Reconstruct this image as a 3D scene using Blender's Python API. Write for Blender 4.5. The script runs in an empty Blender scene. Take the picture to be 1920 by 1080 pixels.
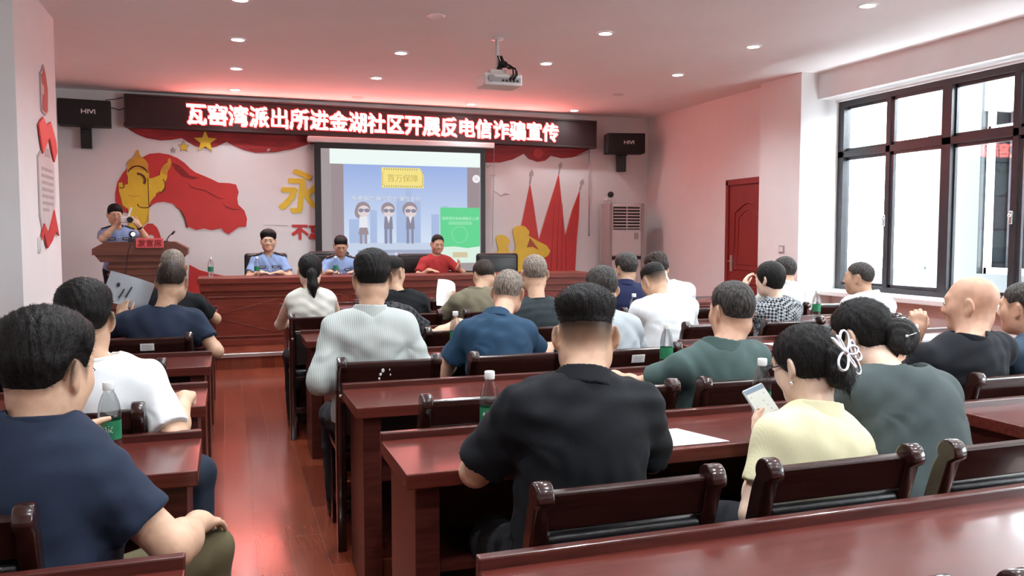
import bpy, bmesh, math, random
import numpy as np
from mathutils import Vector, Matrix
R = math.radians
PI = math.pi
SC = bpy.context.scene
COL = SC.collection

# ------------------------------------------------------------------ camera, world, exposure
cam = bpy.data.cameras.new('camera')
cam.sensor_width = 36.0
cam.lens = 1550.0 / 1920.0 * 36.0
cam.clip_start = 0.05
cam_o = bpy.data.objects.new('camera', cam)
cam_o.location = (0, 0, 1.40)
cam_o.rotation_euler = (R(90 - 3.6), 0, R(-19))
COL.objects.link(cam_o)
SC.camera = cam_o

world = bpy.data.worlds.new('world')
SC.world = world
world.use_nodes = True
bg = world.node_tree.nodes['Background']
bg.inputs[0].default_value = (0.88, 0.95, 1.0, 1)
bg.inputs[1].default_value = 10.0
vs = SC.view_settings
vs.view_transform = 'Standard'
vs.look = 'None'
vs.gamma = 1.0
vs.use_curve_mapping = False
vs.exposure = 1.55
SC.cycles.max_bounces = 10
SC.cycles.diffuse_bounces = 5
SC.cycles.caustics_reflective = False
SC.cycles.caustics_refractive = False
SC.cycles.sample_clamp_indirect = 6.0

def portal(x, y, z, sy, sz):
    l = bpy.data.lights.new('window_portal', 'AREA')
    l.shape = 'RECTANGLE'; l.size = sz; l.size_y = sy
    o = bpy.data.objects.new('window_portal', l)
    o.location = (x, y, z); o.rotation_euler = (0, R(90), 0)
    COL.objects.link(o)
    l.cycles.is_portal = True

# ------------------------------------------------------------------ helpers
def tag(o, label=None, cat=None, group=None, kind=None):
    if label: o['label'] = label
    if cat: o['category'] = cat
    if group: o['group'] = group
    if kind: o['kind'] = kind
    return o

def mesh_obj(name, me, mat=None, parent=None, loc=None):
    o = bpy.data.objects.new(name, me)
    COL.objects.link(o)
    if mat is not None:
        for m in (mat if isinstance(mat, (list, tuple)) else [mat]):
            me.materials.append(m)
    if parent is not None: o.parent = parent
    if loc is not None: o.location = loc
    return o

def empty(name, loc=(0, 0, 0), rz=0.0):
    o = bpy.data.objects.new(name, None)
    o.empty_display_size = 0.1
    o.location = loc; o.rotation_euler = (0, 0, rz)
    COL.objects.link(o)
    return o

def dup(root, loc=None, rz=None, label=None, group=None):
    r = root.copy(); COL.objects.link(r)
    if loc is not None: r.location = loc
    if rz is not None: r.rotation_euler = (0, 0, rz)
    if label: r['label'] = label
    if group: r['group'] = group
    for ch in root.children:
        c = ch.copy(); COL.objects.link(c); c.parent = r
        for g in ch.children:
            d = g.copy(); COL.objects.link(d); d.parent = c
    return r

class MB:
    """collects shapes in one bmesh and links them as one object"""
    def __init__(s):
        s.bm = bmesh.new(); s.mi = 0
    def _fin(s, verts, M):
        fs = set()
        for v in verts:
            if M is not None: v.co = M @ v.co
            for f in v.link_faces: fs.add(f)
        for f in fs: f.material_index = s.mi
        return s
    def box(s, x0, x1, y0, y1, z0, z1, bev=0.0, M=None, seg=2):
        r = bmesh.ops.create_cube(s.bm, size=1)
        vs_ = r['verts']
        for v in vs_:
            v.co = Vector((x0 + (v.co.x + .5) * (x1 - x0), y0 + (v.co.y + .5) * (y1 - y0), z0 + (v.co.z + .5) * (z1 - z0)))
        if bev > 0:
            es = set(e for v in vs_ for e in v.link_edges)
            q = bmesh.ops.bevel(s.bm, geom=list(es), offset=bev, segments=seg, affect='EDGES', profile=.5)
            vs_ = list(set(v for f in q['faces'] for v in f.verts) | set(v for v in vs_ if v.is_valid))
            fs = set(f for v in vs_ for f in v.link_faces)
            vs_ = list(set(v for f in fs for v in f.verts))
        return s._fin(vs_, M)
    def tube(s, pts, r, seg=8, cap=True, closed=False):
        pts = [Vector(p) for p in pts]; n = len(pts)
        rr = r if isinstance(r, (list, tuple)) else [r] * n
        rings = []
        prev = None
        for i, p in enumerate(pts):
            a = pts[(i - 1) % n] if (i > 0 or closed) else p
            b = pts[(i + 1) % n] if (i < n - 1 or closed) else p
            d = (b - a)
            if d.length < 1e-9: d = Vector((0, 0, 1))
            d.normalize()
            if prev is None:
                u = d.orthogonal().normalized()
            else:
                u = prev - d * prev.dot(d)
                u = u.normalized() if u.length > 1e-6 else d.orthogonal().normalized()
            prev = u
            w = d.cross(u)
            rings.append([s.bm.verts.new(p + (u * math.cos(t) + w * math.sin(t)) * rr[i]) for t in (2 * PI * k / seg for k in range(seg))])
        m = n if closed else n - 1
        for i in range(m):
            A, B = rings[i], rings[(i + 1) % n]
            for k in range(seg):
                f = s.bm.faces.new((A[k], A[(k + 1) % seg], B[(k + 1) % seg], B[k])); f.material_index = s.mi; f.smooth = True
        if cap and not closed:
            f = s.bm.faces.new(list(reversed(rings[0]))); f.material_index = s.mi
            f = s.bm.faces.new(rings[-1]); f.material_index = s.mi
        return s
    def lathe(s, prof, seg=20, M=None, cap=True):
        rings = []
        for (r, z) in prof:
            rings.append([s.bm.verts.new((r * math.cos(2 * PI * k / seg), r * math.sin(2 * PI * k / seg), z)) for k in range(seg)])
        for i in range(len(rings) - 1):
            A, B = rings[i], rings[i + 1]
            for k in range(seg):
                f = s.bm.faces.new((A[k], A[(k + 1) % seg], B[(k + 1) % seg], B[k])); f.smooth = True
        if cap:
            s.bm.faces.new(list(reversed(rings[0]))); s.bm.faces.new(rings[-1])
        return s._fin([v for r_ in rings for v in r_], M)
    def prism(s, pts, d, M=None, bev=0.0):
        """polygon in XZ extruded from y=0 to y=-d (towards the viewer)"""
        a = [s.bm.verts.new((x, 0, z)) for x, z in pts]
        b = [s.bm.verts.new((x, -d, z)) for x, z in pts]
        n = len(pts)
        s.bm.faces.new(a); s.bm.faces.new(list(reversed(b)))
        for i in range(n):
            s.bm.faces.new((a[i], b[i], b[(i + 1) % n], a[(i + 1) % n]))
        return s._fin(a + b, M)
    def ball(s, c, r, u=16, v=10, M=None):
        rr = r if isinstance(r, (tuple, list)) else (r, r, r)
        q = bmesh.ops.create_uvsphere(s.bm, u_segments=u, v_segments=v, radius=1)
        for x in q['verts']:
            x.co = Vector((c[0] + x.co.x * rr[0], c[1] + x.co.y * rr[1], c[2] + x.co.z * rr[2]))
        for f in set(f for x in q['verts'] for f in x.link_faces): f.smooth = True
        return s._fin(q['verts'], M)
    def build(s, name, mat=None, parent=None, loc=None, smooth=False):
        bmesh.ops.recalc_face_normals(s.bm, faces=s.bm.faces)
        me = bpy.data.meshes.new(name)
        s.bm.to_mesh(me); s.bm.free()
        if smooth:
            for p in me.polygons: p.use_smooth = True
        return mesh_obj(name, me, mat, parent, loc)

def text_mesh(body, size, extrude=0.002, bold=0, align='CENTER', sx=1.0, sz=1.0, shear=0.0, N=28):
    """lettering in the XZ plane facing -Y, drawn as a fine dot matrix of merged strokes; N dots per em, bold = dots added around"""
    c = bpy.data.curves.new('lettering', 'FONT')
    c.body = body; c.size = 1.0; c.shear = shear; c.resolution_u = 3
    o = bpy.data.objects.new('lettering', c); COL.objects.link(o)
    dg = bpy.context.evaluated_depsgraph_get()
    cu_ = o.evaluated_get(dg).to_curve(dg)
    segs = []
    for sp in cu_.splines:
        if sp.type == 'BEZIER':
            bp = sp.bezier_points; poly = []
            for a, b_ in zip(bp, list(bp[1:]) + [bp[0]]):
                p0, p1, p2, p3 = a.co, a.handle_right, b_.handle_left, b_.co
                for k in range(3):
                    t = k / 3
                    p = p0 * (1 - t) ** 3 + p1 * 3 * t * (1 - t) ** 2 + p2 * 3 * t * t * (1 - t) + p3 * t ** 3
                    poly.append((p.x, p.y))
        else:
            poly = [(p.co.x, p.co.y) for p in sp.points]
        segs += list(zip(poly, poly[1:] + poly[:1]))
    o.to_curve_clear() if hasattr(o, 'to_curve_clear') else None
    bpy.data.objects.remove(o); bpy.data.curves.remove(c)
    S = np.array(segs)                                   # n,2,2
    x0, x1 = S[:, :, 0].min(), S[:, :, 0].max(); y0, y1 = S[:, :, 1].min(), S[:, :, 1].max()
    nx = int((x1 - x0) * N) + 3; ny = int((y1 - y0) * N) + 3
    px = x0 + (np.arange(nx) - .5) / N
    grid = np.zeros((ny, nx), bool)
    for r_ in range(ny):
        yy = y0 + (r_ - .5) / N
        a, b_ = S[:, 0], S[:, 1]
        up = (a[:, 1] <= yy) & (b_[:, 1] > yy); dn = (a[:, 1] > yy) & (b_[:, 1] <= yy)
        hit = up | dn
        if not hit.any(): continue
        ah, bh = a[hit], b_[hit]
        xs = ah[:, 0] + (yy - ah[:, 1]) / (bh[:, 1] - ah[:, 1]) * (bh[:, 0] - ah[:, 0])
        w = np.where(up[hit], 1, -1)
        grid[r_] = np.array([w[xs < q].sum() != 0 for q in px])
    for _ in range(bold):
        g = np.pad(grid, 1)
        grid = (g[1:-1, 1:-1] | g[1:-1, :-2] | g[:-2, 1:-1]) if _ % 2 == 0 else (g[1:-1, 1:-1] | g[1:-1, 2:] | g[2:, 1:-1])
    off = {'CENTER': (x0 + x1) / 2, 'LEFT': 0.0}[align]
    cy = (y0 + y1) / 2
    V = []; F = []
    h = .5 / N
    done = np.zeros_like(grid)
    for r_ in range(ny):
        k = 0
        while k < nx:
            if grid[r_, k] and not done[r_, k]:
                e = k
                while e < nx and grid[r_, e] and not done[r_, e]: e += 1
                r2 = r_ + 1
                while r2 < ny and grid[r2, k:e].all() and not done[r2, k:e].any() and (k == 0 or not grid[r2, k - 1]) and (e >= nx or not grid[r2, e]): r2 += 1
                done[r_:r2, k:e] = True
                xa, xb = (px[k] - h - off) * size * sx, (px[e - 1] + h - off) * size * sx
                za, zb = (y0 + (r_ - .5) / N - h - cy) * size * sz, (y0 + (r2 - 1.5) / N + h - cy) * size * sz
                b0 = len(V)
                for y in (extrude, -extrude):
                    V += [(xa, y, za), (xb, y, za), (xb, y, zb), (xa, y, zb)]
                F += [tuple(b0 + q for q in f) for f in ((4, 5, 6, 7), (3, 2, 1, 0), (0, 1, 5, 4), (1, 2, 6, 5), (2, 3, 7, 6), (3, 0, 4, 7))]
                k = e
            else: k += 1
    me = bpy.data.meshes.new('lettering'); me.from_pydata(V, [], F); me.update()
    return me

# ------------------------------------------------------------------ materials
def new_mat(name):
    m = bpy.data.materials.new(name); m.use_nodes = True
    nt = m.node_tree
    return m, nt, nt.nodes['Principled BSDF']

def setp(b, **k):
    for a, v in k.items():
        a = a.replace('_', ' ')
        if a in b.inputs:
            b.inputs[a].default_value = v

def mat(name, col, rough=0.5, metal=0.0, var=0.06, scale=8.0, bump=0.0, bscale=60.0, coat=0.0, spec=0.5, stretch=(1, 1, 1), sheen=0.0, **k):
    m, nt, b = new_mat(name)
    setp(b, Roughness=rough, Metallic=metal, Coat_Weight=coat, Coat_Roughness=0.08, Specular_IOR_Level=spec, Sheen_Weight=sheen, **k)
    tc = nt.nodes.new('ShaderNodeTexCoord'); mp = nt.nodes.new('ShaderNodeMapping')
    mp.inputs['Scale'].default_value = stretch
    nt.links.new(tc.outputs['Object'], mp.inputs[0])
    n = nt.nodes.new('ShaderNodeTexNoise'); n.inputs['Scale'].default_value = scale; n.inputs['Detail'].default_value = 5
    nt.links.new(mp.outputs[0], n.inputs[0])
    r = nt.nodes.new('ShaderNodeValToRGB')
    lo = [max(0, c * (1 - var)) for c in col]; hi = [min(1, c * (1 + var)) for c in col]
    r.color_ramp.elements[0].position = .3; r.color_ramp.elements[1].position = .7
    r.color_ramp.elements[0].color = (*lo, 1); r.color_ramp.elements[1].color = (*hi, 1)
    nt.links.new(n.outputs[0], r.inputs[0]); nt.links.new(r.outputs[0], b.inputs['Base Color'])
    if bump > 0:
        n2 = nt.nodes.new('ShaderNodeTexNoise'); n2.inputs['Scale'].default_value = bscale; n2.inputs['Detail'].default_value = 4
        nt.links.new(mp.outputs[0], n2.inputs[0])
        bp = nt.nodes.new('ShaderNodeBump'); bp.inputs['Strength'].default_value = bump; bp.inputs['Distance'].default_value = .01
        nt.links.new(n2.outputs[0], bp.inputs['Height']); nt.links.new(bp.outputs[0], b.inputs['Normal'])
    return m

def emit(name, col, st):
    m, nt, b = new_mat(name)
    setp(b, Base_Color=(0.02, 0.02, 0.02, 1), Roughness=0.6)
    b.inputs['Emission Color'].default_value = (*col, 1)
    b.inputs['Emission Strength'].default_value = st
    return m

M = {}
M['wall'] = mat('wall_paint', (.80, .79, .785), .75, var=.02, scale=3, bump=.04, bscale=220)
M['ceil'] = mat('ceiling_paint', (.88, .875, .87), .85, var=.015, scale=2)
M['wood'] = mat('mahogany_wood', (.066, .014, .010), .3, var=.35, scale=5, stretch=(1.2, 14, 14), coat=.1, bump=.02, bscale=40)
M['woodtop'] = mat('mahogany_top', (.095, .017, .012), .27, var=.3, scale=4, stretch=(1.0, 16, 16), coat=.12)
M['chairwood'] = mat('dark_chair_wood', (.022, .0065, .005), .22, var=.35, scale=6, stretch=(2, 12, 12), coat=.5)
M['deskfront'] = mat('stage_desk_wood', (.145, .024, .013), .42, var=.25, scale=4, stretch=(1, 10, 10), coat=.0, spec=.35)
M['lectern'] = mat('lectern_wood', (.15, .055, .035), .4, var=.2, scale=4, stretch=(1, 10, 10))
M['doorwood'] = mat('door_red_wood', (.235, .018, .018), .4, var=.12, scale=4, stretch=(8, 8, 1))
M['leather'] = mat('black_leather', (.008, .008, .009), .33, var=.2, scale=20, bump=.12, bscale=180)
M['black'] = mat('black_plastic', (.01, .01, .011), .4, var=.1)
M['blackcloth'] = mat('speaker_black', (.007, .007, .007), .7, var=.1)
M['chrome'] = mat('chrome', (.75, .75, .76), .18, 1.0, var=.03)
M['alu'] = mat('aluminium', (.62, .6, .58), .3, .9, var=.04)
M['white'] = mat('white_plastic', (.72, .71, .70), .4, var=.02)
M['paper'] = mat('white_paper', (.80, .80, .79), .7, var=.015)
M['grey'] = mat('grey_plastic', (.35, .34, .34), .45, var=.05)
M['frame'] = mat('bronze_window_frame', (.055, .055, .06), .35, .4, var=.12)
M['red'] = mat('red_board', (.58, .042, .038), .55, var=.08, scale=3)
M['redlite'] = mat('bright_red_board', (.72, .06, .055), .5, var=.06)
M['darkred'] = mat('dark_red_board', (.26, .014, .016), .55, var=.1)
M['curtain'] = mat('painted_red_drape', (.36, .02, .022), .6, var=.3, scale=3, stretch=(1, 1, 7))
M['gold'] = mat('gold_yellow_board', (.80, .56, .04), .5, var=.1, scale=4)
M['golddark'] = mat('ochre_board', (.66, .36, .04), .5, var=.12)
M['brown'] = mat('brown_line_board', (.13, .035, .012), .55, var=.1)
M['greyboard'] = mat('grey_board', (.42, .38, .37), .55, var=.06)
M['acw'] = mat('air_conditioner_white', (.70, .67, .66), .35, var=.02)
M['clearp'] = None

def glassy(name, col, rough, ior, alpha=None):
    m, nt, b = new_mat(name)
    setp(b, Base_Color=(*col, 1), Roughness=rough, IOR=ior, Transmission_Weight=1.0)
    return m
M['bottle'] = glassy('clear_bottle', (.95, .985, .985), .03, 1.33)
_nt = M['bottle'].node_tree
_t = _nt.nodes.new('ShaderNodeBsdfTransparent'); _t.inputs[0].default_value = (.90, .94, .94, 1)
_m = _nt.nodes.new('ShaderNodeMixShader'); _m.inputs[0].default_value = .55
_o = [n for n in _nt.nodes if n.type == 'OUTPUT_MATERIAL'][0]; _p = _nt.nodes['Principled BSDF']
_nt.links.new(_p.outputs[0], _m.inputs[1]); _nt.links.new(_t.outputs[0], _m.inputs[2]); _nt.links.new(_m.outputs[0], _o.inputs[0])
M['bag'] = glassy('clear_plastic_bag', (.97, .98, .98), .12, 1.15)
M['lens'] = glassy('spectacle_lens', (.95, .96, .97), .0, 1.05)
M['label'] = mat('green_label', (.012, .17, .075), .4, var=.15, scale=30)
M['cap'] = mat('white_cap', (.75, .77, .76), .4, var=.02)

def pane_mat():
    m = bpy.data.materials.new('window_pane'); m.use_nodes = True
    nt = m.node_tree; nt.nodes.clear()
    o = nt.nodes.new('ShaderNodeOutputMaterial')
    t = nt.nodes.new('ShaderNodeBsdfTransparent'); t.inputs[0].default_value = (.93, .95, .95, 1)
    g = nt.nodes.new('ShaderNodeBsdfGlossy'); g.inputs['Roughness'].default_value = .02
    lw = nt.nodes.new('ShaderNodeLayerWeight')
    pw = nt.nodes.new('ShaderNodeMath'); pw.operation = 'POWER'; pw.inputs[1].default_value = 5
    f = nt.nodes.new('ShaderNodeMath'); f.operation = 'MULTIPLY_ADD'; f.inputs[1].default_value = .6; f.inputs[2].default_value = .03
    nt.links.new(lw.outputs['Facing'], pw.inputs[0]); nt.links.new(pw.outputs[0], f.inputs[0])
    mx = nt.nodes.new('ShaderNodeMixShader')
    nt.links.new(f.outputs[0], mx.inputs[0]); nt.links.new(t.outputs[0], mx.inputs[1]); nt.links.new(g.outputs[0], mx.inputs[2])
    nt.links.new(mx.outputs[0], o.inputs[0])
    return m
M['pane'] = pane_mat()

def floor_mat():
    m, nt, b = new_mat('plank_floor')
    tc = nt.nodes.new('ShaderNodeTexCoord'); mp = nt.nodes.new('ShaderNodeMapping')
    mp.inputs['Rotation'].default_value = (0, 0, R(90)); mp.inputs['Location'].default_value = (.3, .045, 0)
    nt.links.new(tc.outputs['Object'], mp.inputs[0])
    br = nt.nodes.new('ShaderNodeTexBrick')
    br.inputs['Scale'].default_value = 1.0
    br.inputs['Brick Width'].default_value = .80; br.inputs['Row Height'].default_value = .145
    br.inputs['Mortar Size'].default_value = .0030; br.inputs['Mortar Smooth'].default_value = .2
    br.inputs['Color1'].default_value = (.255, .052, .024, 1); br.inputs['Color2'].default_value = (.15, .026, .012, 1)
    br.inputs['Mortar'].default_value = (.26, .085, .055, 1)  # seam colour lightened to imitate reflections off the plank bevels
    nt.links.new(mp.outputs[0], br.inputs[0])
    n = nt.nodes.new('ShaderNodeTexNoise'); n.inputs['Scale'].default_value = 6
    mp2 = nt.nodes.new('ShaderNodeMapping'); mp2.inputs['Scale'].default_value = (10, 1, 1)
    nt.links.new(tc.outputs['Object'], mp2.inputs[0]); nt.links.new(mp2.outputs[0], n.inputs[0])
    mx = nt.nodes.new('ShaderNodeMixRGB'); mx.blend_type = 'MULTIPLY'; mx.inputs[0].default_value = .35
    nt.links.new(br.outputs[0], mx.inputs[1]); nt.links.new(n.outputs[0], mx.inputs[2])
    nt.links.new(mx.outputs[0], b.inputs['Base Color'])
    setp(b, Roughness=.2, Specular_IOR_Level=.5, Coat_Weight=.3, Coat_Roughness=.12)
    bp = nt.nodes.new('ShaderNodeBump'); bp.inputs['Strength'].default_value = .5; bp.inputs['Distance'].default_value = .004; bp.invert = True
    nt.links.new(br.outputs['Fac'], bp.inputs['Height']); nt.links.new(bp.outputs[0], b.inputs['Normal'])
    return m
M['floor'] = floor_mat()

def tile_mat():
    m, nt, b = new_mat('facade_tiles')
    tc = nt.nodes.new('ShaderNodeTexCoord'); mp = nt.nodes.new('ShaderNodeMapping')
    mp.inputs['Rotation'].default_value = (R(90), 0, R(90))
    nt.links.new(tc.outputs['Object'], mp.inputs[0])
    br = nt.nodes.new('ShaderNodeTexBrick'); br.offset = 0
    br.inputs['Scale'].default_value = 1.0
    br.inputs['Brick Width'].default_value = .5; br.inputs['Row Height'].default_value = .82
    br.inputs['Mortar Size'].default_value = .012
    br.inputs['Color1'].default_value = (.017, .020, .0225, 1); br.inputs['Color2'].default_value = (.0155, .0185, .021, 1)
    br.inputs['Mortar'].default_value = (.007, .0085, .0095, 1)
    nt.links.new(mp.outputs[0], br.inputs[0]); nt.links.new(br.outputs[0], b.inputs['Base Color'])
    setp(b, Roughness=.35)
    return m
M['tiles'] = tile_mat()

# ------------------------------------------------------------------ the room
CZ = 3.30
def struct(o):
    o['kind'] = 'structure'; return o
struct(MB().box(-2.35, 7.05, -3.0, 12.4, -.12, 0).build('floor', M['floor']))
struct(MB().box(-2.35, 7.05, -3.0, 12.4, CZ, CZ + .15).build('ceiling', M['ceil']))
struct(MB().box(-2.35, 7.05, 12.1, 12.4, 0, CZ).build('wall_front', M['wall']))
struct(MB().box(-2.35, 7.05, -3.0, -2.7, 0, CZ).build('wall_back', M['wall']))
struct(MB().box(-2.35, -2.05, -2.7, 12.1, 0, CZ).build('wall_left', M['wall']))
struct(MB().box(-2.05, -1.40, 6.79, 8.29, 0, CZ).build('trim_1', M['wall']))          # pillar in the left wall
mb = MB()
mb.box(6.50, 7.05, 8.90, 12.1, 0, CZ)
mb.box(6.36, 7.05, 8.12, 8.90, 0, CZ)
mb.box(6.85, 7.05, -2.7, 8.12, 0, .77)                                                  # under the windows
mb.box(6.85, 7.05, -2.7, 8.12, 2.98, CZ)
mb.box(6.60, 6.85, -2.7, 8.12, 3.00, CZ)                                                # bulkhead
for (a, b_) in ((4.98 - .75, 4.98), (.30, 1.05), (-2.7, -2.6)):
    mb.box(6.85, 7.05, a, b_, .77, 2.98)
struct(mb.build('wall_right', M['wall']))
struct(MB().box(6.66, 6.87, -2.7, 8.12, .70, .755, .008).build('trim_2', M['wall']))   # window sill
struct(MB().box(-2.05, -2.035, -2.7, 12.1, 0, .1).build('baseboard_left', M['wood']))

# windows: bronze frames, transoms, sliding panes, handles
def window(n, y0, y1, ny):
    zt, zb, zm = 2.98, .77, 2.36
    X = 6.95
    root = empty('window_%d' % n, (X, (y0 + y1) / 2, zb)); struct(root)
    oy = (y0 + y1) / 2
    f = MB()
    f.box(-.05, .05, y0 - oy, y1 - oy, 0, .06); f.box(-.05, .05, y0 - oy, y1 - oy, zt - zb - .06, zt - zb)
    f.box(-.05, .05, y0 - oy, y1 - oy, zm - zb - .035, zm - zb + .035)
    w = (y1 - y0) / ny
    for i in range(ny + 1):
        t = .045 if i in (0, ny) else (.055 if i % 2 == 0 else .03)
        yy = y0 - oy + i * w
        a, b_ = yy - t, yy + t
        if i == 0: a, b_ = yy, yy + 2 * t
        if i == ny: a, b_ = yy - 2 * t, yy
        f.box(-.05, .05, a, b_, .06, zt - zb - .06)
    f.build('window_frame', M['frame'], root)
    for i in range(ny):
        a = y0 - oy + i * w + .04; b_ = a + w - .08
        s = MB(); xo = .012 if i % 2 else -.02
        for (za, zc) in ((.06, zm - zb - .035), (zm - zb + .035, zt - zb - .06)):
            s.box(xo - .015, xo + .015, a, a + .035, za, zc); s.box(xo - .015, xo + .015, b_ - .035, b_, za, zc)
            s.box(xo - .015, xo + .015, a, b_, za, za + .035); s.box(xo - .015, xo + .015, a, b_, zc - .035, zc)
        s.build('sash', M['frame'], root)
        g = MB()
        g.box(xo - .003, xo + .003, a + .02, b_ - .02, .08, zm - zb - .05)
        g.box(xo - .003, xo + .003, a + .02, b_ - .02, zm - zb + .05, zt - zb - .08)
        g.build('pane', M['pane'], root)
    for i in range(1, ny):
        if i % 2 == 0: continue
        h = MB().box(-.085, -.05, -.018, .018, .74, .86, .006).ball((-.09, .0, .82), .016)
        h.build('window_handle', M['chrome'], root, (0, y0 - oy + i * w, 0))
    portal(6.84, oy, (zt + zb) / 2, (y1 - y0), zt - zb)
window(1, 4.98, 8.12, 4)
window(2, 1.05, 4.23, 4)
window(3, -2.6, .30, 4)

# door on the right wall
d = empty('door_1', (6.50, 9.28, 0)); struct(d)
f = MB()
f.box(-.05, .0, -.50, -.44, .0, 2.14, .006); f.box(-.05, .0, .44, .50, .0, 2.14, .006); f.box(-.05, .0, -.50, .50, 2.08, 2.16, .006)
f.build('door_frame', M['doorwood'], d)
l = MB().box(-.025, 0, -.44, .44, 0, 2.08)
def panel(mb_, y0, y1, z0, z1, arch=0.0, x=-.025):
    pts = []
    for (yy, zz) in ((y0, z0), (y1, z0), (y1, z1)): pts.append((x, yy, zz))
    if arch > 0:
        for k in range(1, 12):
            t = k / 12; yy = y1 + (y0 - y1) * t
            pts.append((x, yy, z1 + arch * max(0, math.sin(PI * t)) ** 1.5))
    pts.append((x, y0, z1))
    mb_.tube(pts, .014, 6, closed=True)
    mb_.tube([(x, (y0 + y1) / 2 + (p[1] - (y0 + y1) / 2) * .72, (z0 + z1) / 2 + (p[2] - (z0 + z1) / 2) * .82) for p in pts], .009, 6, closed=True)
panel(l, -.30, .30, .22, .78); panel(l, -.30, .30, .95, 1.72, .12)
l.build('door_leaf', M['doorwood'], d)
h = MB().box(-.035, -.024, .35, .40, .92, 1.14, .004).tube([(-.035, .375, 1.06), (-.075, .375, 1.06), (-.075, .27, 1.06)], .009, 8)
h.build('door_handle', M['alu'], d)
h = MB()
for z in (.25, 1.05, 1.85): h.tube([(-.03, -.445, z - .05), (-.03, -.445, z + .05)], .009, 8)
h.build('hinge', M['alu'], d)

# stage platform with a metal nosing
st = empty('stage_platform', (2.25, 10.6, 0))
tag(st, 'low reddish plank stage platform along the front wall', 'stage')
MB().box(-4.18, 4.24, -1.48, 1.48, 0, .165).build('deck', M['floor'], st)
MB().box(-4.18, 4.24, -1.505, -1.455, .125, .1655, .004).build('metal_nosing', M['alu'], st)

# ------------------------------------------------------------------ outside
b = empty('courtyard_building', (10.6, 6.0, -6))
tag(b, 'pale grey tiled building wing outside the windows', 'building')
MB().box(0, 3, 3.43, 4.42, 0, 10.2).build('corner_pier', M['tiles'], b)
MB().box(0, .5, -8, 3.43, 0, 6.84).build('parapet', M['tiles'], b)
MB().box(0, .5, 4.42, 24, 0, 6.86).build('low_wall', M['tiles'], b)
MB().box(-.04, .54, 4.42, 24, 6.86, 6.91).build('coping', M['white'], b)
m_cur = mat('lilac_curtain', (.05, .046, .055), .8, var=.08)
n = 30
for (ya, yb) in ((-.4, 1.5), (1.75, 3.36)):
    q = MB()
    for k in range(n):
        y = ya + (yb - ya) * k / n
        q.box(.55 + .05 * math.sin(k * 2.1), .60 + .05 * math.sin(k * 2.1), y, y + (yb - ya) / n + .01, 6.9, 9.7)
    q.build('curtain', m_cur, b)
w = MB()
for y in (3.38, 2.92, 1.62, -.5): w.box(.1, .2, y - .03, y + .03, 6.84, 9.3)
w.box(.1, .2, -8, 3.4, 6.84, 6.93); w.box(.1, .2, -8, 3.4, 8.95, 9.02)
w.build('white_window_frame', M['white'], b)
MB().box(.05, 3, -8, 3.43, 9.25, 9.9).build('upper_slab', M['white'], b)
MB().box(.75, .80, -8, 3.43, 6.6, 9.3).build('room_wall', mat('far_room_wall', (.09, .09, .10), .8), b)

# ------------------------------------------------------------------ front wall: sign, screen, mural
FW = 12.1
def board(name, pts, th, m, label, cat, group=None, y=FW - .001):
    cx = sum(p[0] for p in pts) / len(pts); cz = sum(p[1] for p in pts) / len(pts)
    o = MB().prism([(x - cx, z - cz) for x, z in pts], th).build(name, m, None, (cx, y, cz))
    return tag(o, label, cat, group)
def sub(name, pts, th, m, par, y0=0.0):
    """a flat piece lying on board par (world XZ points)"""
    l = par.location
    o = MB().prism([(x - l.x, z - l.z) for x, z in pts], th, Matrix.Translation((0, y0, 0))).build(name, m, par)
    return o

# LED sign
s = empty('led_sign', (2.14, 11.95, 3.01)); tag(s, 'long black LED sign with glowing red and white Chinese lettering above the stage', 'sign')
s.rotation_euler = (0, R(.45), 0)
MB().box(-3.37, 3.37, 0, .13, -.215, .215, .006).box(-3.37, 3.37, -.025, .01, .19, .215, .003).box(-3.37, 3.37, -.025, .01, -.215, -.19, .003).box(-3.37, -3.345, -.025, .01, -.19, .19).box(3.345, 3.37, -.025, .01, -.19, .19).build('housing', mat('sign_housing', (.035, .018, .018), .5, var=.1), s)
MB().box(-3.34, 3.34, -.006, 0, -.185, .185).build('display_face', mat('sign_face', (.022, .008, .009), .45, var=.15, scale=200), s)
LED = '瓦窑湾派出所进金湖社区开展反电信诈骗宣传'
me = text_mesh(LED, .268, .003, 1, 'LEFT', 1.0, 1.08, N=24)
t = mesh_obj('lettering', me, emit('led_white_hot', (1.0, .22, .19), 9.5), s, (-2.63, -.016, -.005))
me = text_mesh(LED, .268, .002, 3, 'LEFT', 1.0, 1.08, N=24)
t = mesh_obj('lettering_fringe_glow', me, emit('red_fringe_glow', (1.0, .012, .015), 1.3), s, (-2.63, -.009, -.005))  # extra red emissive rim, imitating the halo of glow round the letters

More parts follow.
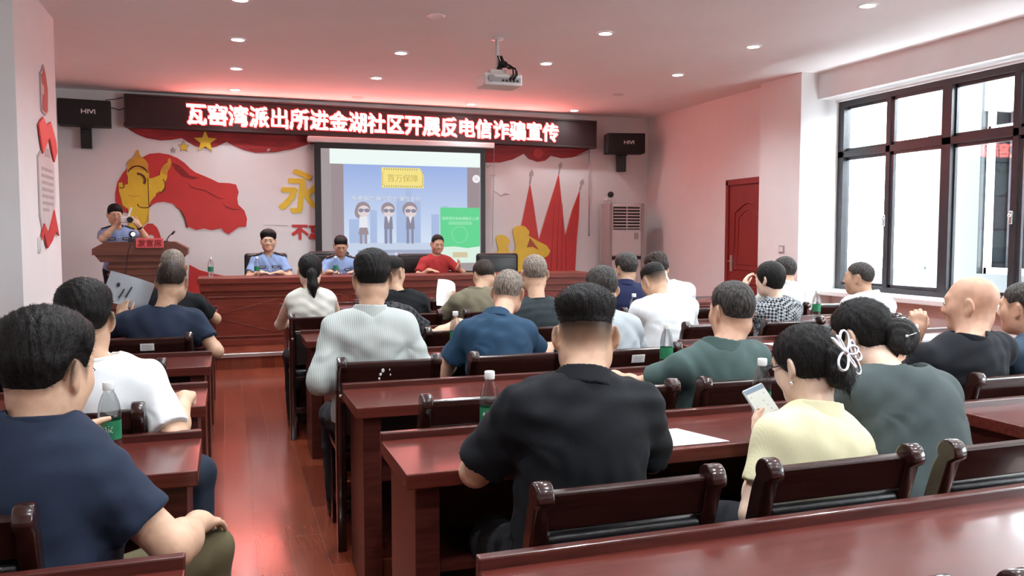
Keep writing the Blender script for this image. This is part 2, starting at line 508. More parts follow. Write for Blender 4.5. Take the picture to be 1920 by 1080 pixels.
# projection screen with the slide
SY = 11.93
s = empty('projection_screen', (2.45, SY, 2.72)); tag(s, 'pull-down projection screen with black border showing a blue slide', 'screen')
MB().box(-1.36, 1.37, -.045, .06, -.01, .07, .012).build('roller_case', M['acw'], s)
MB().box(-1.27, 1.235, 0, .006, -1.90, -.01).build('black_border', M['black'], s)
MB().box(-1.18, 1.16, -.003, 0, -1.84, -.09).build('fabric', emit('screen_fabric', (.40, .35, .36), .29), s)
def sx(px): return 1.313 - 2.45 + (px - 607) / (905 - 607) * (3.60 - 1.313)
def grad(name, c0, c1, st, z0, z1):
    m, nt, bb = new_mat(name)
    setp(bb, Base_Color=(.02, .02, .02, 1), Roughness=.8)
    g = nt.nodes.new('ShaderNodeNewGeometry'); sp = nt.nodes.new('ShaderNodeSeparateXYZ')
    nt.links.new(g.outputs['Position'], sp.inputs[0])
    mr = nt.nodes.new('ShaderNodeMapRange'); mr.inputs[1].default_value = z0; mr.inputs[2].default_value = z1
    nt.links.new(sp.outputs[2], mr.inputs[0])
    r = nt.nodes.new('ShaderNodeValToRGB'); r.color_ramp.elements[0].color = (*c0, 1); r.color_ramp.elements[1].color = (*c1, 1)
    nt.links.new(mr.outputs[0], r.inputs[0]); nt.links.new(r.outputs[0], bb.inputs['Emission Color'])
    bb.inputs['Emission Strength'].default_value = st
    return m
E_ = lambda n, c, s_=.5: emit('slide_' + n, c, s_ * .70)
sl = MB().box(-1.04, 1.14, -.005, -.003, -1.72, -.28).build('slide', E_('greymauve', (.30, .24, .26), .5), s)
MB().box(-1.06, 1.15, -.0065, -.005, -.30, -.09).build('browser_bar', E_('bar', (.80, .90, .87), .5), sl)
MB().box(-.87, .95, -.0068, -.005, -1.72, -.30).build('video_picture', grad('slide_sky', (.62, .72, .86), (.30, .42, .74), .35, 1.3, 2.4), sl)
q = MB()
random.seed(5)
for (x, w, h) in ((-.80, .16, .42), (-.50, .10, .55), (-.12, .16, .72), (.02, .09, .95), (.14, .10, .70), (.40, .12, .5), (.56, .10, .62), (.75, .1, .4), (-.66, .08, .3), (.86, .09, .55), (-.3, .12, .4)):
    q.box(x, x + w, -.0078, -.0072, -1.50, -1.50 + h)
q.build('skyline', E_('city', (.36, .47, .70), .5), sl)
MB().box(-.87, .95, -.0082, -.0078, -1.72, -1.42).build('slide_ground', E_('ground', (.52, .60, .75), .5), sl)
# yellow hatched banner
q = MB().prism([(-.33, -.625), (.29, -.625), (.29, -.43), (.23, -.335), (-.33, -.335)], .0012, Matrix.Translation((0, -.009, 0)))
q.build('yellow_banner', E_('yellow', (.85, .72, .22), .5), sl)
hm = E_('hatch', (.30, .26, .12), .5)
for (za, zb) in ((-.37, -.345), (-.615, -.59)):
    q = MB()
    for k in range(17):
        x = -.30 + k * .034
        if za > -.4 and x > .19: continue
        q.prism([(x, za), (x + .012, za), (x + .024, zb), (x + .012, zb)], .0008, Matrix.Translation((0, -.0105, 0)))
    q.build('banner_hatching', hm, sl)
for x in (-.325, .262):
    q = MB()
    for k in range(6):
        z = -.59 + k * .034
        q.prism([(x, z), (x + .02, z + .012), (x + .02, z + .024), (x, z + .012)], .0008, Matrix.Translation((0, -.0105, 0)))
    q.build('banner_hatching', hm, sl)
mesh_obj('banner_text', text_mesh('百万保障', .115, .0006, 0, N=32), E_('ochre', (.50, .40, .10), .5), sl, (-.02, -.0112, -.485))
for (x, tx) in ((-.60, '免费保险'), (-.26, '保险扣款'), (.08, '保险支付')):
    mesh_obj('caption_backing', text_mesh(tx, .078, .0004, 2, N=26), E_('dkblue', (.25, .32, .5), .5), sl, (x, -.0090, -.78))
    mesh_obj('caption', text_mesh(tx, .078, .0006, 0, N=26), E_('palewhite', (.78, .82, .88), .5), sl, (x, -.0100, -.78))
# three small generic cartoon figures wearing sunglasses
mS = E_('figskin', (.72, .62, .62), .5); mD = E_('figdark', (.22, .22, .30), .5); mW = E_('figwhite', (.75, .76, .82), .5); mH = E_('fighair', (.30, .24, .27), .5)
def disc(q, cx, cz, rx, rz, y, d=.0008, n=20):
    q.prism([(cx + rx * math.cos(2 * PI * k / n), cz + rz * math.sin(2 * PI * k / n)) for k in range(n)], d, Matrix.Translation((0, y, 0)))
for (x, girl, sc) in ((-.60, 1, 1.0), (-.24, 0, .95), (.08, 0, 1.05)):
    q = MB(); disc(q, x, -.93, .105 * sc, .10 * sc, -.0095)
    if girl: disc(q, x - .06, -.98, .06, .09, -.0095)
    q.build('figure_hair', mH, sl)
    q = MB(); disc(q, x + .01, -.965, .085 * sc, .08 * sc, -.0105); q.build('figure_face', mS, sl)
    q = MB(); disc(q, x - .03, -.955, .038, .028, -.0115); disc(q, x + .055, -.955, .038, .028, -.0115); q.box(x - .03, x + .05, -.0122, -.0115, -.945, -.935)
    q.build('figure_sunglasses', mD, sl)
    q = MB()
    q.prism([(x - .06, -1.22), (x + .07, -1.22), (x + .06, -1.04), (x - .05, -1.04)], .0008, Matrix.Translation((0, -.0098, 0)))
    q.build('figure_jacket', mW if girl else mD, sl)
    q = MB()
    for dx in (-.05, .02): q.box(x + dx, x + dx + .035, -.0100, -.0092, -1.43, -1.22)
    if girl: q.prism([(x - .07, -1.30), (x + .08, -1.30), (x + .06, -1.20), (x - .05, -1.20)], .0008, Matrix.Translation((0, -.0101, 0)))
    q.build('figure_legs', mD if not girl else mH, sl)
    if not girl:
        MB().prism([(x - .018, -1.04), (x + .032, -1.04), (x + .008, -1.14)], .0006, Matrix.Translation((0, -.0108, 0))).build('figure_collar', mW, sl)
# green page over the slide
gp = MB().box(.535, 1.145, -.0105, -.009, -1.72, -.90).build('green_page', E_('green', (.10, .62, .26), .5), sl)
mesh_obj('page_heading', text_mesh('保障您的资金理赔无上限', .052, .0005, 0, N=24), E_('palegreen', (.55, .85, .62), .5), gp, (.84, -.0112, -1.06))
q = MB()
n = 40
for k in range(n):
    a, b_ = 2 * PI * k / n, 2 * PI * (k + 1) / n
    q.prism([(.83 + .125 * math.cos(a), -1.30 + .125 * math.sin(a)), (.83 + .125 * math.cos(b_), -1.30 + .125 * math.sin(b_)), (.83 + .113 * math.cos(b_), -1.30 + .113 * math.sin(b_)), (.83 + .113 * math.cos(a), -1.30 + .113 * math.sin(a))], .0008, Matrix.Translation((0, -.0106, 0)))
q.box(.66, 1.02, -.0116, -.0106, -1.155, -1.105)
q.build('page_ring_and_pill', E_('midgreen', (.22, .70, .36), .5), gp)
MB().prism([(.535, -1.72), (1.145, -1.72), (1.145, -1.475), (.95, -1.50), (.75, -1.475), (.535, -1.485)], .0008, Matrix.Translation((0, -.0108, 0))).build('page_foot', E_('mint', (.66, .82, .72), .5), gp)
q = MB(); q.box(.72, .95, -.0122, -.0116, -1.64, -1.56, .0); q.build('page_button', E_('tan', (.62, .52, .33), .5), gp)
q = MB().box(-.68, .53, -.0096, -.0088, -1.63, -1.52); pb = q.build('player_bar', E_('barblue', (.33, .38, .52), .5), sl)
q = MB(); q.box(-.48, -.13, -.0104, -.0096, -1.580, -1.574); disc(q, -.13, -1.577, .018, .018, -.0102); disc(q, -.62, -1.577, .012, .012, -.0102); disc(q, -.05, -1.577, .012, .012, -.0102)
q.build('player_slider', mW, pb)
q = MB(); disc(q, 1.09, -.47, .06, .06, -.009); mg = q.build('magnifier_button', E_('white', (.85, .83, .86), .5), sl)
n = 16; q = MB().tube([(1.085 + .018 * math.cos(2 * PI * k / n), -.0108, -.465 + .018 * math.sin(2 * PI * k / n)) for k in range(n)], .003, 5, closed=True)
q.tube([(1.098, -.0108, -.478), (1.118, -.0108, -.498)], .003, 5); q.build('magnifier_icon', E_('greyicon', (.35, .33, .36), .5), mg)
q = MB()
for x in (-1.34, 1.36): q.tube([(x, -.05, .03), (x, -.05, -.02), (x - .03, -.04, -1.5 if x > 0 else -.15)], .003, 5)
q.build('pull_cord', M['grey'], s)

# wall decorations
FLAG = [(-1.043,2.445),(-.955,2.495),(-.834,2.51),(-.713,2.493),(-.603,2.447),(-.516,2.384),(-.45,2.314),(-.384,2.262),(-.271,2.216),(-.181,2.176),(-.09,2.13),(.048,2.126),(.135,2.11),(.168,2.007),(.148,1.921),(.158,1.835),(.239,1.751),(.272,1.64),(.258,1.529),(.164,1.523),(.105,1.48),(.022,1.424),(-.035,1.455),(-.069,1.504),(-.196,1.479),(-.298,1.503),(-.39,1.479),(-.479,1.521),(-.513,1.508),(-.533,1.623),(-.597,1.754),(-.685,1.837),(-.795,1.859),(-.883,1.846),(-.972,1.798),(-.989,1.56),(-1.12,1.56),(-1.225,1.701),(-1.353,1.723),(-1.387,1.863),(-1.384,1.957),(-1.353,2.109),(-1.286,2.227),(-1.219,2.311),(-1.131,2.384)]
def grow(pts, d):
    n = len(pts); out = []
    area = sum(pts[i][0] * pts[(i + 1) % n][1] - pts[(i + 1) % n][0] * pts[i][1] for i in range(n))
    sg = 1 if area > 0 else -1
    for i in range(n):
        (ax, az), (bx, bz), (cx, cz) = pts[i - 1], pts[i], pts[(i + 1) % n]
        e1 = Vector((bx - ax, bz - az)).normalized(); e2 = Vector((cx - bx, cz - bz)).normalized()
        nn = Vector((e1.y + e2.y, -e1.x - e2.x)) * sg
        nn = nn.normalized() if nn.length > 1e-4 else Vector((e1.y, -e1.x)) * sg
        out.append((bx + nn.x * d, bz + nn.y * d))
    return out
fl = board('flag_cutout', FLAG, .012, M['red'], 'large waving red flag cut-out on the wall behind the lectern', 'wall decoration')
sub('white_edge', grow(FLAG, .014), .006, M['paper'], fl)
sub('fold', [(-.69,2.39),(-.60,2.36),(-.52,2.29),(-.46,2.22),(-.33,2.19),(-.42,2.165),(-.55,2.20),(-.64,2.29)], .002, M['darkred'], fl, -.012)
sub('fold', [(-.50,2.13),(-.44,2.07),(-.36,2.045),(-.27,2.03),(-.16,1.965),(-.08,1.92),(.0,1.915),(-.08,1.905),(-.17,1.945),(-.27,2.01),(-.37,2.03),(-.45,2.055)], .002, M['darkred'], fl, -.012)
sub('fold', [(-.06,1.87),(.0,1.81),(.10,1.775),(.20,1.77),(.10,1.755),(.0,1.785)], .002, M['darkred'], fl, -.012)
sub('fold', [(-.66,1.80),(-.585,1.76),(-.53,1.66),(-.50,1.52),(-.52,1.52),(-.54,1.63),(-.60,1.755)], .003, M['brown'], fl, -.012)
CO = [(-1.106,2.537),(-1.084,2.537),(-1.07,2.468),(-1.0,2.411),(-.969,2.353),(-.976,2.294),(-.962,2.224),(-.968,2.17),(-.93,2.171),(-.83,2.215),(-.818,2.286),(-.783,2.346),(-.733,2.383),(-.726,2.431),(-.698,2.444),(-.683,2.385),(-.701,2.313),(-.735,2.265),(-.743,2.181),(-.772,2.109),(-.779,2.05),(-.825,1.984),(-.88,1.977),(-.887,1.941),(-.949,1.869),(-.978,1.798),(-.983,1.584),(-.984,1.28),(-1.235,1.28),(-1.229,1.724),(-1.234,1.759),(-1.297,1.806),(-1.316,1.911),(-1.335,1.993),(-1.337,2.098),(-1.3,2.11),(-1.268,2.076),(-1.225,2.088),(-1.223,2.182),(-1.238,2.229),(-1.225,2.299),(-1.231,2.357),(-1.195,2.405),(-1.129,2.454)]
co = board('column_cutout', CO, .012, M['gold'], 'golden carved column cut-out in front of the red flag', 'wall decoration', y=FW - .013)
def arc(cx, cz, rx, rz, a0, a1, w, n=10):
    o = [(cx + rx * math.cos(a0 + (a1 - a0) * k / n), cz + rz * math.sin(a0 + (a1 - a0) * k / n)) for k in range(n + 1)]
    i = [(cx + (rx - w) * math.cos(a0 + (a1 - a0) * k / n), cz + (rz - w) * math.sin(a0 + (a1 - a0) * k / n)) for k in range(n, -1, -1)]
    return o + i
sub('cap_band', [(-1.231,2.357),(-1.225,2.299),(-1.238,2.229),(-1.20,2.27),(-1.10,2.285),(-1.0,2.26),(-.962,2.224),(-.976,2.294),(-.969,2.353),(-1.0,2.411),(-1.07,2.468),(-1.084,2.537),(-1.106,2.537),(-1.129,2.454),(-1.195,2.405)], .003, M['golddark'], co, -.012)
sub('wing_tip', [(-.818,2.286),(-.783,2.346),(-.733,2.383),(-.726,2.431),(-.698,2.444),(-.683,2.385),(-.701,2.313),(-.735,2.265),(-.745,2.215),(-.785,2.225)], .003, M['golddark'], co, -.012)
sub('carved_line', arc(-1.10, 2.20, .135, .135, .35, 2.8, .014), .004, M['brown'], co, -.014)
sub('carved_line', arc(-1.10, 2.24, .105, .09, .45, 2.7, .010), .004, M['brown'], co, -.014)
sub('carved_line', arc(-1.10, 2.14, .10, .10, -.6, 1.7, .030), .004, M['brown'], co, -.014)
sub('carved_line', arc(-.83, 2.08, .07, .10, -1.9, 1.0, .012), .003, M['brown'], co, -.012)
sub('carved_line', arc(-1.30, 2.06, .035, .035, -2.6, 1.2, .012), .003, M['brown'], co, -.012)
sub('carved_line', arc(-1.03, 1.82, .09, .05, 3.0, 6.1, .012), .003, M['brown'], co, -.012)
sub('carved_line', arc(-1.15, 1.96, .09, .04, 3.4, 6.0, .008), .003, M['golddark'], co, -.012)
sub('carved_line', [(-.983,2.17),(-.975,2.17),(-.972,1.80),(-.982,1.80)], .003, M['brown'], co, -.012)
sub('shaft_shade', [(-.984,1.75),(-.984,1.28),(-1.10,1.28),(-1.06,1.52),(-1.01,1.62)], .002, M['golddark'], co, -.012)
ar = board('ribbon_cutout', [(-1.102,1.441),(-1.056,1.513),(-1.0,1.566),(-.934,1.567),(-.881,1.513),(-.85,1.43),(-.80,1.23),(-.9,1.20),(-.927,1.406),(-.96,1.418),(-1.004,1.406),(-1.038,1.358),(-1.057,1.20),(-1.13,1.20)], .012, M['red'], 'arched red ribbon cut-out rising behind the lectern sign', 'wall decoration', y=FW - .027)
sub('white_edge', grow([(-1.102,1.441),(-1.056,1.513),(-1.0,1.566),(-.934,1.567),(-.881,1.513),(-.85,1.43),(-.80,1.23),(-1.13,1.20)], .012), .004, M['paper'], ar, .0)
board('ribbon_cutout', [(-.491,1.01),(-.357,.932),(-.186,.882),(.091,.82),(.08,.30),(-.542,.30)], .012, M['red'], 'low red ribbon cut-out between lectern and stage desk', 'wall decoration')
CL = [(-1.258,2.90),(-1.258,2.857),(-1.185,2.802),(-1.1,2.747),(-.982,2.699),(-.819,2.676),(-.687,2.687),(-.547,2.716),(-.464,2.665),(-.376,2.615),(-.24,2.59),(-.114,2.618),(.025,2.689),(.116,2.638),(.255,2.582),(.407,2.551),(.549,2.561),(.692,2.578),(.91,2.617),(1.131,2.699),(2.2,2.66),(3.725,2.512),(3.972,2.519),(4.179,2.574),(4.357,2.667),(4.431,2.591),(4.58,2.546),(4.708,2.569),(4.804,2.648),(4.988,2.614),(5.163,2.633),(5.316,2.698),(5.449,2.763),(5.56,2.82),(5.56,2.88)]
cu = board('drape_cutout', CL, .014, M['curtain'], 'scalloped red drape cut-out hanging below the LED sign', 'wall decoration')
sub('white_edge', grow(CL, .014), .006, M['paper'], cu)
for (x0, x1, zt, dip, n) in ((-1.18, -.6, 2.86, .10, 3), (-.52, .0, 2.80, .10, 3), (.05, 1.1, 2.84, .20, 4), (3.7, 4.35, 2.74, .14, 3), (4.85, 5.45, 2.80, .10, 3)):
    for j in range(n):
        dd = dip * (j + .6) / n
        pts = [(x0 + (x1 - x0) * k / 12, zt - dd * math.sin(PI * k / 12) - .03 * j) for k in range(13)]
        sub('painted_fold', pts + [(x, z - .009) for x, z in reversed(pts)], .002, M['darkred'], cu, -.014)
q = MB(); disc(q, 4.585 - cu.location.x, 2.68 - cu.location.z, .085, .075, -.014, .012); q.build('rosette', M['red'], cu)
def star(name, x, z, r, m, label, y, edge=None):
    pts = [(x + (r if k % 2 == 0 else r * .42) * math.sin(PI * k / 5), z + (r if k % 2 == 0 else r * .42) * math.cos(PI * k / 5)) for k in range(10)]
    o = board(name, pts, .01, m, label, 'wall decoration', y=y)
    if edge: sub('grey_edge', grow(pts, .012), .004, edge, o)
    return o
star('star_cutout', -.25, 2.68, .155, M['gold'], 'biggest yellow star, overlapping the red drape', FW - .016)
star('star_cutout', -.525, 2.60, .072, M['gold'], 'middle-sized yellow star with grey edge beside the biggest star', FW - .001, M['greyboard'])
star('star_cutout', -.66, 2.553, .045, M['greyboard'], 'smallest grey star above the golden column', FW - .001)

def wall_text(name, body, size, m, x, z, label, th=.006, off=.004, sx_=1, sz_=1, shear=0):
    o = mesh_obj(name, text_mesh(body, size, th, off, 'CENTER', sx_, sz_, shear, N=72), m, None, (x, FW - th, z))
    return tag(o, label, 'lettering')
wall_text('calligraphy', '永', .62, M['gold'], .99, 2.03, 'yellow brush-written Chinese character left of the screen', .006, 3, .95, 1.05, .12)
wall_text('slogan_lettering', '不忘', .235, M['red'], 1.10, 1.46, 'bold red Chinese lettering cut off by the screen edge', .008, 6)
board('slogan_dash', [(.49, 1.556), (.82, 1.55), (.82, 1.543), (.49, 1.549)], .004, M['greyboard'], 'thin grey line before the red lettering', 'wall decoration')
board('slogan_dash', [(.545, 2.59), (.58, 2.62), (.60, 2.60), (.565, 2.57)], .03, M['greyboard'], 'tiny grey sensor on the wall left of the screen', 'sensor')
FA = [(4.459,2.207),(4.506,1.93),(4.604,1.333),(4.616,.5),(4.295,.5),(4.316,1.551)]
FB = [(4.939,2.367),(4.996,1.836),(5.048,1.393),(5.084,.5),(4.622,.5),(4.61,1.343),(4.732,1.733)]
FC = [(5.298,2.123),(5.278,1.677),(5.246,1.352),(5.206,.5),(5.091,.5),(5.054,1.403),(5.167,1.798)]
for pts, tip, lab in ((FA, (4.497, 2.43), 'left of the three furled red flag cut-outs, behind the saluting figures'), (FB, (4.98, 2.56), 'tallest and middle of the three furled red flag cut-outs'), (FC, (5.356, 2.30), 'right of the three furled red flag cut-outs, nearest the cord')):
    o = board('furled_flag_cutout', pts, .012, M['red'], lab, 'wall decoration')
    sub('pale_edge', grow(pts, .012), .006, mat('pale_edge', (.75, .45, .38), .6), o)
    (ax, az), (bx, bz) = pts[0], tip
    dx, dz = bx - ax, bz - az; L = math.hypot(dx, dz); ux, uz = dx / L, dz / L; nx, nz = -uz, ux
    def P(t, w): return (ax + ux * t * L + nx * w, az + uz * t * L + nz * w)
    sub('spear_tip', [P(0, -.012), P(.55, -.012), P(.55, -.03), P(.75, -.032), P(1, 0), P(.75, .032), P(.55, .03), P(.55, .012), P(0, .012)], .008, M['greyboard'], o)
    cx = pts[0][0]
    if pts is FB:
        for k, xx in enumerate((4.80, 4.90, 4.98)):
            sub('fold', [(xx + .06 - .02 * k, 1.9), (xx + .065 - .02 * k, 1.9), (xx + .01, .8), (xx, .8)], .002, M['darkred'], o, -.012)
o = board('soldier_cutout', [(3.898,1.353),(3.919,1.403),(3.97,1.422),(4.054,1.403),(4.127,1.333),(4.116,1.294),(4.095,1.254),(4.106,1.175),(4.133,1.145),(4.133,.6),(3.949,.6),(3.918,.999),(3.856,1.058),(3.867,1.117),(3.939,1.176),(3.918,1.275)], .012, M['gold'], 'smaller yellow saluting soldier silhouette beside the screen', 'wall decoration', y=FW - .013)
o = board('soldier_cutout', [(4.169,1.472),(4.19,1.531),(4.263,1.561),(4.369,1.552),(4.443,1.472),(4.433,1.403),(4.582,1.323),(4.733,1.252),(4.794,1.161),(4.755,1.091),(4.679,1.051),(4.626,.991),(4.627,.6),(4.146,.6),(4.146,1.135),(4.2,1.165),(4.221,1.234),(4.19,1.373)], .012, M['gold'], 'larger yellow saluting soldier silhouette over the red flags', 'wall decoration', y=FW - .013)
sub('arm_gap', [(4.454,1.373),(4.604,1.182),(4.497,1.233),(4.401,1.223)], .002, mat('rust_board', (.42, .09, .03), .6), o, -.012)
for (x, z, w, lab) in ((3.99, 2.02, .13, 'biggest thin grey bird outline right of the screen'), (3.86, 2.31, .04, 'small grey bird outline near the pull cord'), (3.78, 2.45, .06, 'grey bird outline just under the red drape')):
    o = MB().tube([(-w, -.003, .07 * w / .13), (-w * .4, -.003, .03 * w / .13), (-.005, -.003, -.01), (w * .4, -.003, .035 * w / .13), (w, -.003, .02)], .004, 5).build('bird_outline', M['greyboard'], None, (x, FW - .002, z))
    tag(o, lab, 'wall decoration')
o = MB().tube([(0, 0, 2.83), (.004, 0, 1.45)], .007, 6).tube([(.004, 0, 1.45), (.004, 0, 1.40)], .014, 8).build('hanging_cord', M['grey'], None, (5.44, FW - .05, 0))
tag(o, 'thin grey cord hanging from the LED sign right end', 'cord')

# speakers
def speaker(x, z, w, h, rz, label):
    r = empty('wall_speaker', (x, FW - .02, z), rz); tag(r, label, 'speaker', 'black wall speakers')
    MB().box(-w / 2, w / 2, -.42, -.14, -h / 2, h / 2, .012).build('cabinet', M['blackcloth'], r)
    MB().box(-w / 2 + .015, w / 2 - .015, -.428, -.418, -h / 2 + .015, h / 2 - .015, .003).build('grille', mat('speaker_grille', (.009, .009, .01), .75, bump=.3, bscale=400), r)
    mesh_obj('badge', text_mesh('HIVI', .075, .001, 1, sx=1.25, N=24), M['paper'], r, (.04, -.431, .01))
    q = MB().box(-.065, .065, -.13, .0, -h / 2 - .26, -h / 2 + .1, .006)
    q.box(-.04, .04, -.3, -.05, -h / 2 - .03, -h / 2 + .02)
    for k in range(6): q.ball((.045, -.132, -h / 2 - .22 + .04 * k), .007)
    q.build('wall_bracket', M['black'], r)
    return r
speaker(-1.70, 2.95, .60, .32, R(6), 'black wall speaker in the left corner beside the LED sign')
speaker(6.0, 2.84, .60, .31, R(-14), 'black wall speaker in the right corner above the air conditioner')
o = MB().tube([(-1.52, FW - .05, 3.10), (-1.45, FW - .05, 3.17), (-1.35, FW - .03, 3.19), (-1.25, FW - .02, 3.22)], .006, 6).build('speaker_wire', M['black'])
o2 = MB().tube([(-1.50, FW - .05, 3.11), (-1.40, FW - .05, 3.08), (-1.30, FW - .04, 3.05), (-1.24, FW - .03, 3.08)], .006, 6).build('wire_loop', M['black'], o)
tag(o, 'thin black wire looping from left speaker to LED sign', 'wire')

# air conditioner
r = empty('air_conditioner', (5.88, 11.80, .17)); tag(r, 'tall white floor-standing air conditioner in the right corner', 'air conditioner')
MB().box(-.27, .27, -.19, .19, 0, 1.72, .02).build('body', M['acw'], r)
q = MB()
for s_ in (-1, 1): q.box(s_ * .275 - .025, s_ * .275 + .025, -.21, .10, 0, 1.74, .01)
q.build('side_trim', mat('ac_trim', (.40, .36, .36), .4), r)
q = MB().box(-.225, .225, -.196, -.17, 1.33, 1.68)
vt = q.build('air_vent', M['black'], r)
q = MB()
for k in range(7): q.box(-.225, .225, -.215, -.185, 1.345 + k * .048, 1.365 + k * .048, .004)
q.box(-.006, .006, -.212, -.186, 1.33, 1.68)
q.build('louvre', M['acw'], vt)
MB().box(-.25, .25, -.205, -.185, .22, .85, .006).build('lower_panel', M['acw'], r)
MB().box(-.25, .25, -.205, -.185, .93, 1.30, .006).build('upper_panel', M['acw'], r)
MB().box(-.245, .245, -.208, -.18, .865, .918, .003).build('display_strip', M['black'], r)
MB().box(.13, .20, -.2075, -.204, 1.18, 1.28).build('energy_sticker', M['grey'], r)
r = empty('wall_camera', (5.77, FW - .1, 2.02)); tag(r, 'small white dome camera on the wall above the air conditioner', 'camera')
MB().box(-.05, .05, -.04, .1, -.06, .0, .01).build('base', M['acw'], r); MB().ball((0, -.05, .035), .05).build('lens_ball', M['black'], r)

# left pillar sign and switches
PX = -1.40
def side_board(name, pts, th, m, par=None, loc=None, off=0.0):
    """YZ polygon on the pillar face, sticking out towards +X"""
    cy = loc[1] if loc else par.location.y; cz = loc[2] if loc else par.location.z
    q = MB()
    a = [q.bm.verts.new((off, y - cy, z - cz)) for y, z in pts]; b_ = [q.bm.verts.new((off + th, y - cy, z - cz)) for y, z in pts]
    q.bm.faces.new(a); q.bm.faces.new(list(reversed(b_)))
    for i in range(len(pts)): q.bm.faces.new((a[i], b_[i], b_[(i + 1) % len(pts)], a[(i + 1) % len(pts)]))
    return q.build(name, m, par, loc)
o = side_board('notice_plaque', [(7.42,2.02),(7.62,2.10),(7.78,2.24),(7.92,2.08),(8.06,1.98),(8.06,1.72),(7.98,1.56),(7.55,1.38),(7.42,1.56)], .01, mat('plaque_grey', (.60, .56, .56), .5), None, (PX, 7.76, 1.8))
tag(o, 'white notice plaque with red ribbons and printed lines on the left pillar', 'notice')
side_board('grey_border', grow([(7.42,2.02),(7.62,2.10),(7.78,2.24),(7.92,2.08),(8.06,1.98),(8.06,1.72),(7.98,1.56),(7.55,1.38),(7.42,1.56)], .02), .006, M['greyboard'], o)
side_board('red_ribbon_top', [(7.44,2.28),(7.62,2.36),(7.76,2.31),(7.92,2.36),(8.12,2.22),(8.16,2.13),(8.02,2.03),(7.84,2.22),(7.56,2.06),(7.50,2.16)], .012, M['redlite'], o, None, .008)
side_board('red_ribbon_foot', [(7.38,1.36),(7.52,1.50),(7.68,1.42),(7.95,1.62),(8.12,1.40),(7.98,1.44),(7.82,1.36),(7.62,1.30),(7.50,1.42)], .012, M['red'], o, None, .008)
q = MB()
for k in range(7):
    z = 1.93 - k * .055
    random.seed(k)
    y = 7.52
    while y < 7.96 - (.2 if k == 6 else 0):
        w = random.uniform(.02, .045); q.box(.010, .0115, y - 7.76, y + w - 7.76, z - 1.8, z + .026 - 1.8); y += w + .012
for k in range(4): q.box(.010, .0115, 7.66 + k * .055 - 7.76, 7.70 + k * .055 - 7.76, 2.05 - 1.8, 2.12 - 1.8)
q.build('printed_lines', M['greyboard'], o)
o = side_board('torch_cutout', [(7.62,2.42),(7.76,2.41),(7.84,2.44),(7.86,2.62),(7.80,2.72),(7.74,2.78),(7.68,2.72),(7.62,2.70),(7.66,2.63),(7.74,2.62),(7.72,2.54),(7.66,2.55),(7.64,2.48)], .014, M['darkred'], None, (PX, 7.74, 2.6))
tag(o, 'dark red flame-shaped cut-out at the top of the left pillar', 'wall decoration')
side_board('grey_edge', grow([(7.62,2.42),(7.76,2.41),(7.84,2.44),(7.86,2.62),(7.80,2.72),(7.74,2.78),(7.68,2.72),(7.62,2.70)], .02), .012, M['greyboard'], o)
o = MB().box(0, .012, -.043, .043, -.06, .06, .004).build('light_switch', M['white'], None, (PX, 7.36, 1.33))
MB().box(.012, .017, -.03, .03, -.04, .04, .002).build('rocker', M['acw'], o)
tag(o, 'small white light switch low on the left pillar', 'switch')
o = MB().box(-.012, 0, -.05, .05, -.045, .045, .004).build('light_switch', M['grey'], None, (6.36, 8.42, 1.24))
MB().box(-.017, -.012, -.035, .035, -.03, .03, .002).build('rocker', M['white'], o)
tag(o, 'pale square light switch on the right pillar beside the door', 'switch')

# ceiling downlights
DL = [(.14, 7.12, 1), (.14, 8.56, 1), (.14, 10.03, 1), (.14, 11.47, 1), (1.75, 8.63, 1), (1.74, 10.07, 1), (1.74, 11.58, 0), (1.75, 7.10, 0), (3.37, 11.60, 1), (3.37, 8.63, 1), (5.02, 11.68, 1), (3.40, 7.18, 1), (5.02, 10.18, 0), (5.07, 8.72, 1), (5.04, 7.19, 1), (5.04, 5.62, 1), (3.4, 5.6, 1), (1.75, 5.6, 1), (.14, 5.6, 1), (.14, 4.1, 1), (1.75, 4.1, 1), (3.4, 4.1, 1), (5.04, 4.1, 1)] + [(x, y, 1) for y in (2.6, 1.1, -.4) for x in (.14, 1.75, 3.4, 5.04)]  # the generated rows at the end are unseen, added to brighten the foreground
NM = ['in the leftmost column, nearest the camera', 'in the leftmost column, third from the LED sign', 'in the leftmost column, second from the LED sign', 'in the leftmost column, touching the LED sign end', 'left of the projector, nearer the camera', 'left of the projector, second from the LED sign', 'dim downlight just above the LED sign left of the projector', 'unlit downlight at the top of the picture left of the projector', 'just above the LED sign right of the projector', 'right of the projector at its height', 'above the right end of the LED sign', 'upper right of the projector pole', 'unlit downlight above the right speaker', 'in the rightmost column, third from the camera', 'in the rightmost column, second from the camera', 'in the rightmost column, nearest the camera at the top edge'] + ['added out of view over the audience'] * 19
m_on = emit('downlight_on', (1.0, 1.0, .98), 12.0)
first = {}
spot = bpy.data.lights.new('downlight_lamp', 'SPOT')
spot.energy = 58; spot.spot_size = R(146); spot.spot_blend = 1.0; spot.shadow_soft_size = .05; spot.color = (.92, 1.0, 1.05)
spot_dim = spot.copy(); spot_dim.energy = 16
def lamp_light(par):
    o = bpy.data.objects.new('downlight_lamp', spot if par.location.y < 11 else spot_dim); COL.objects.link(o); o.parent = par; o.location = (0, 0, -.012)
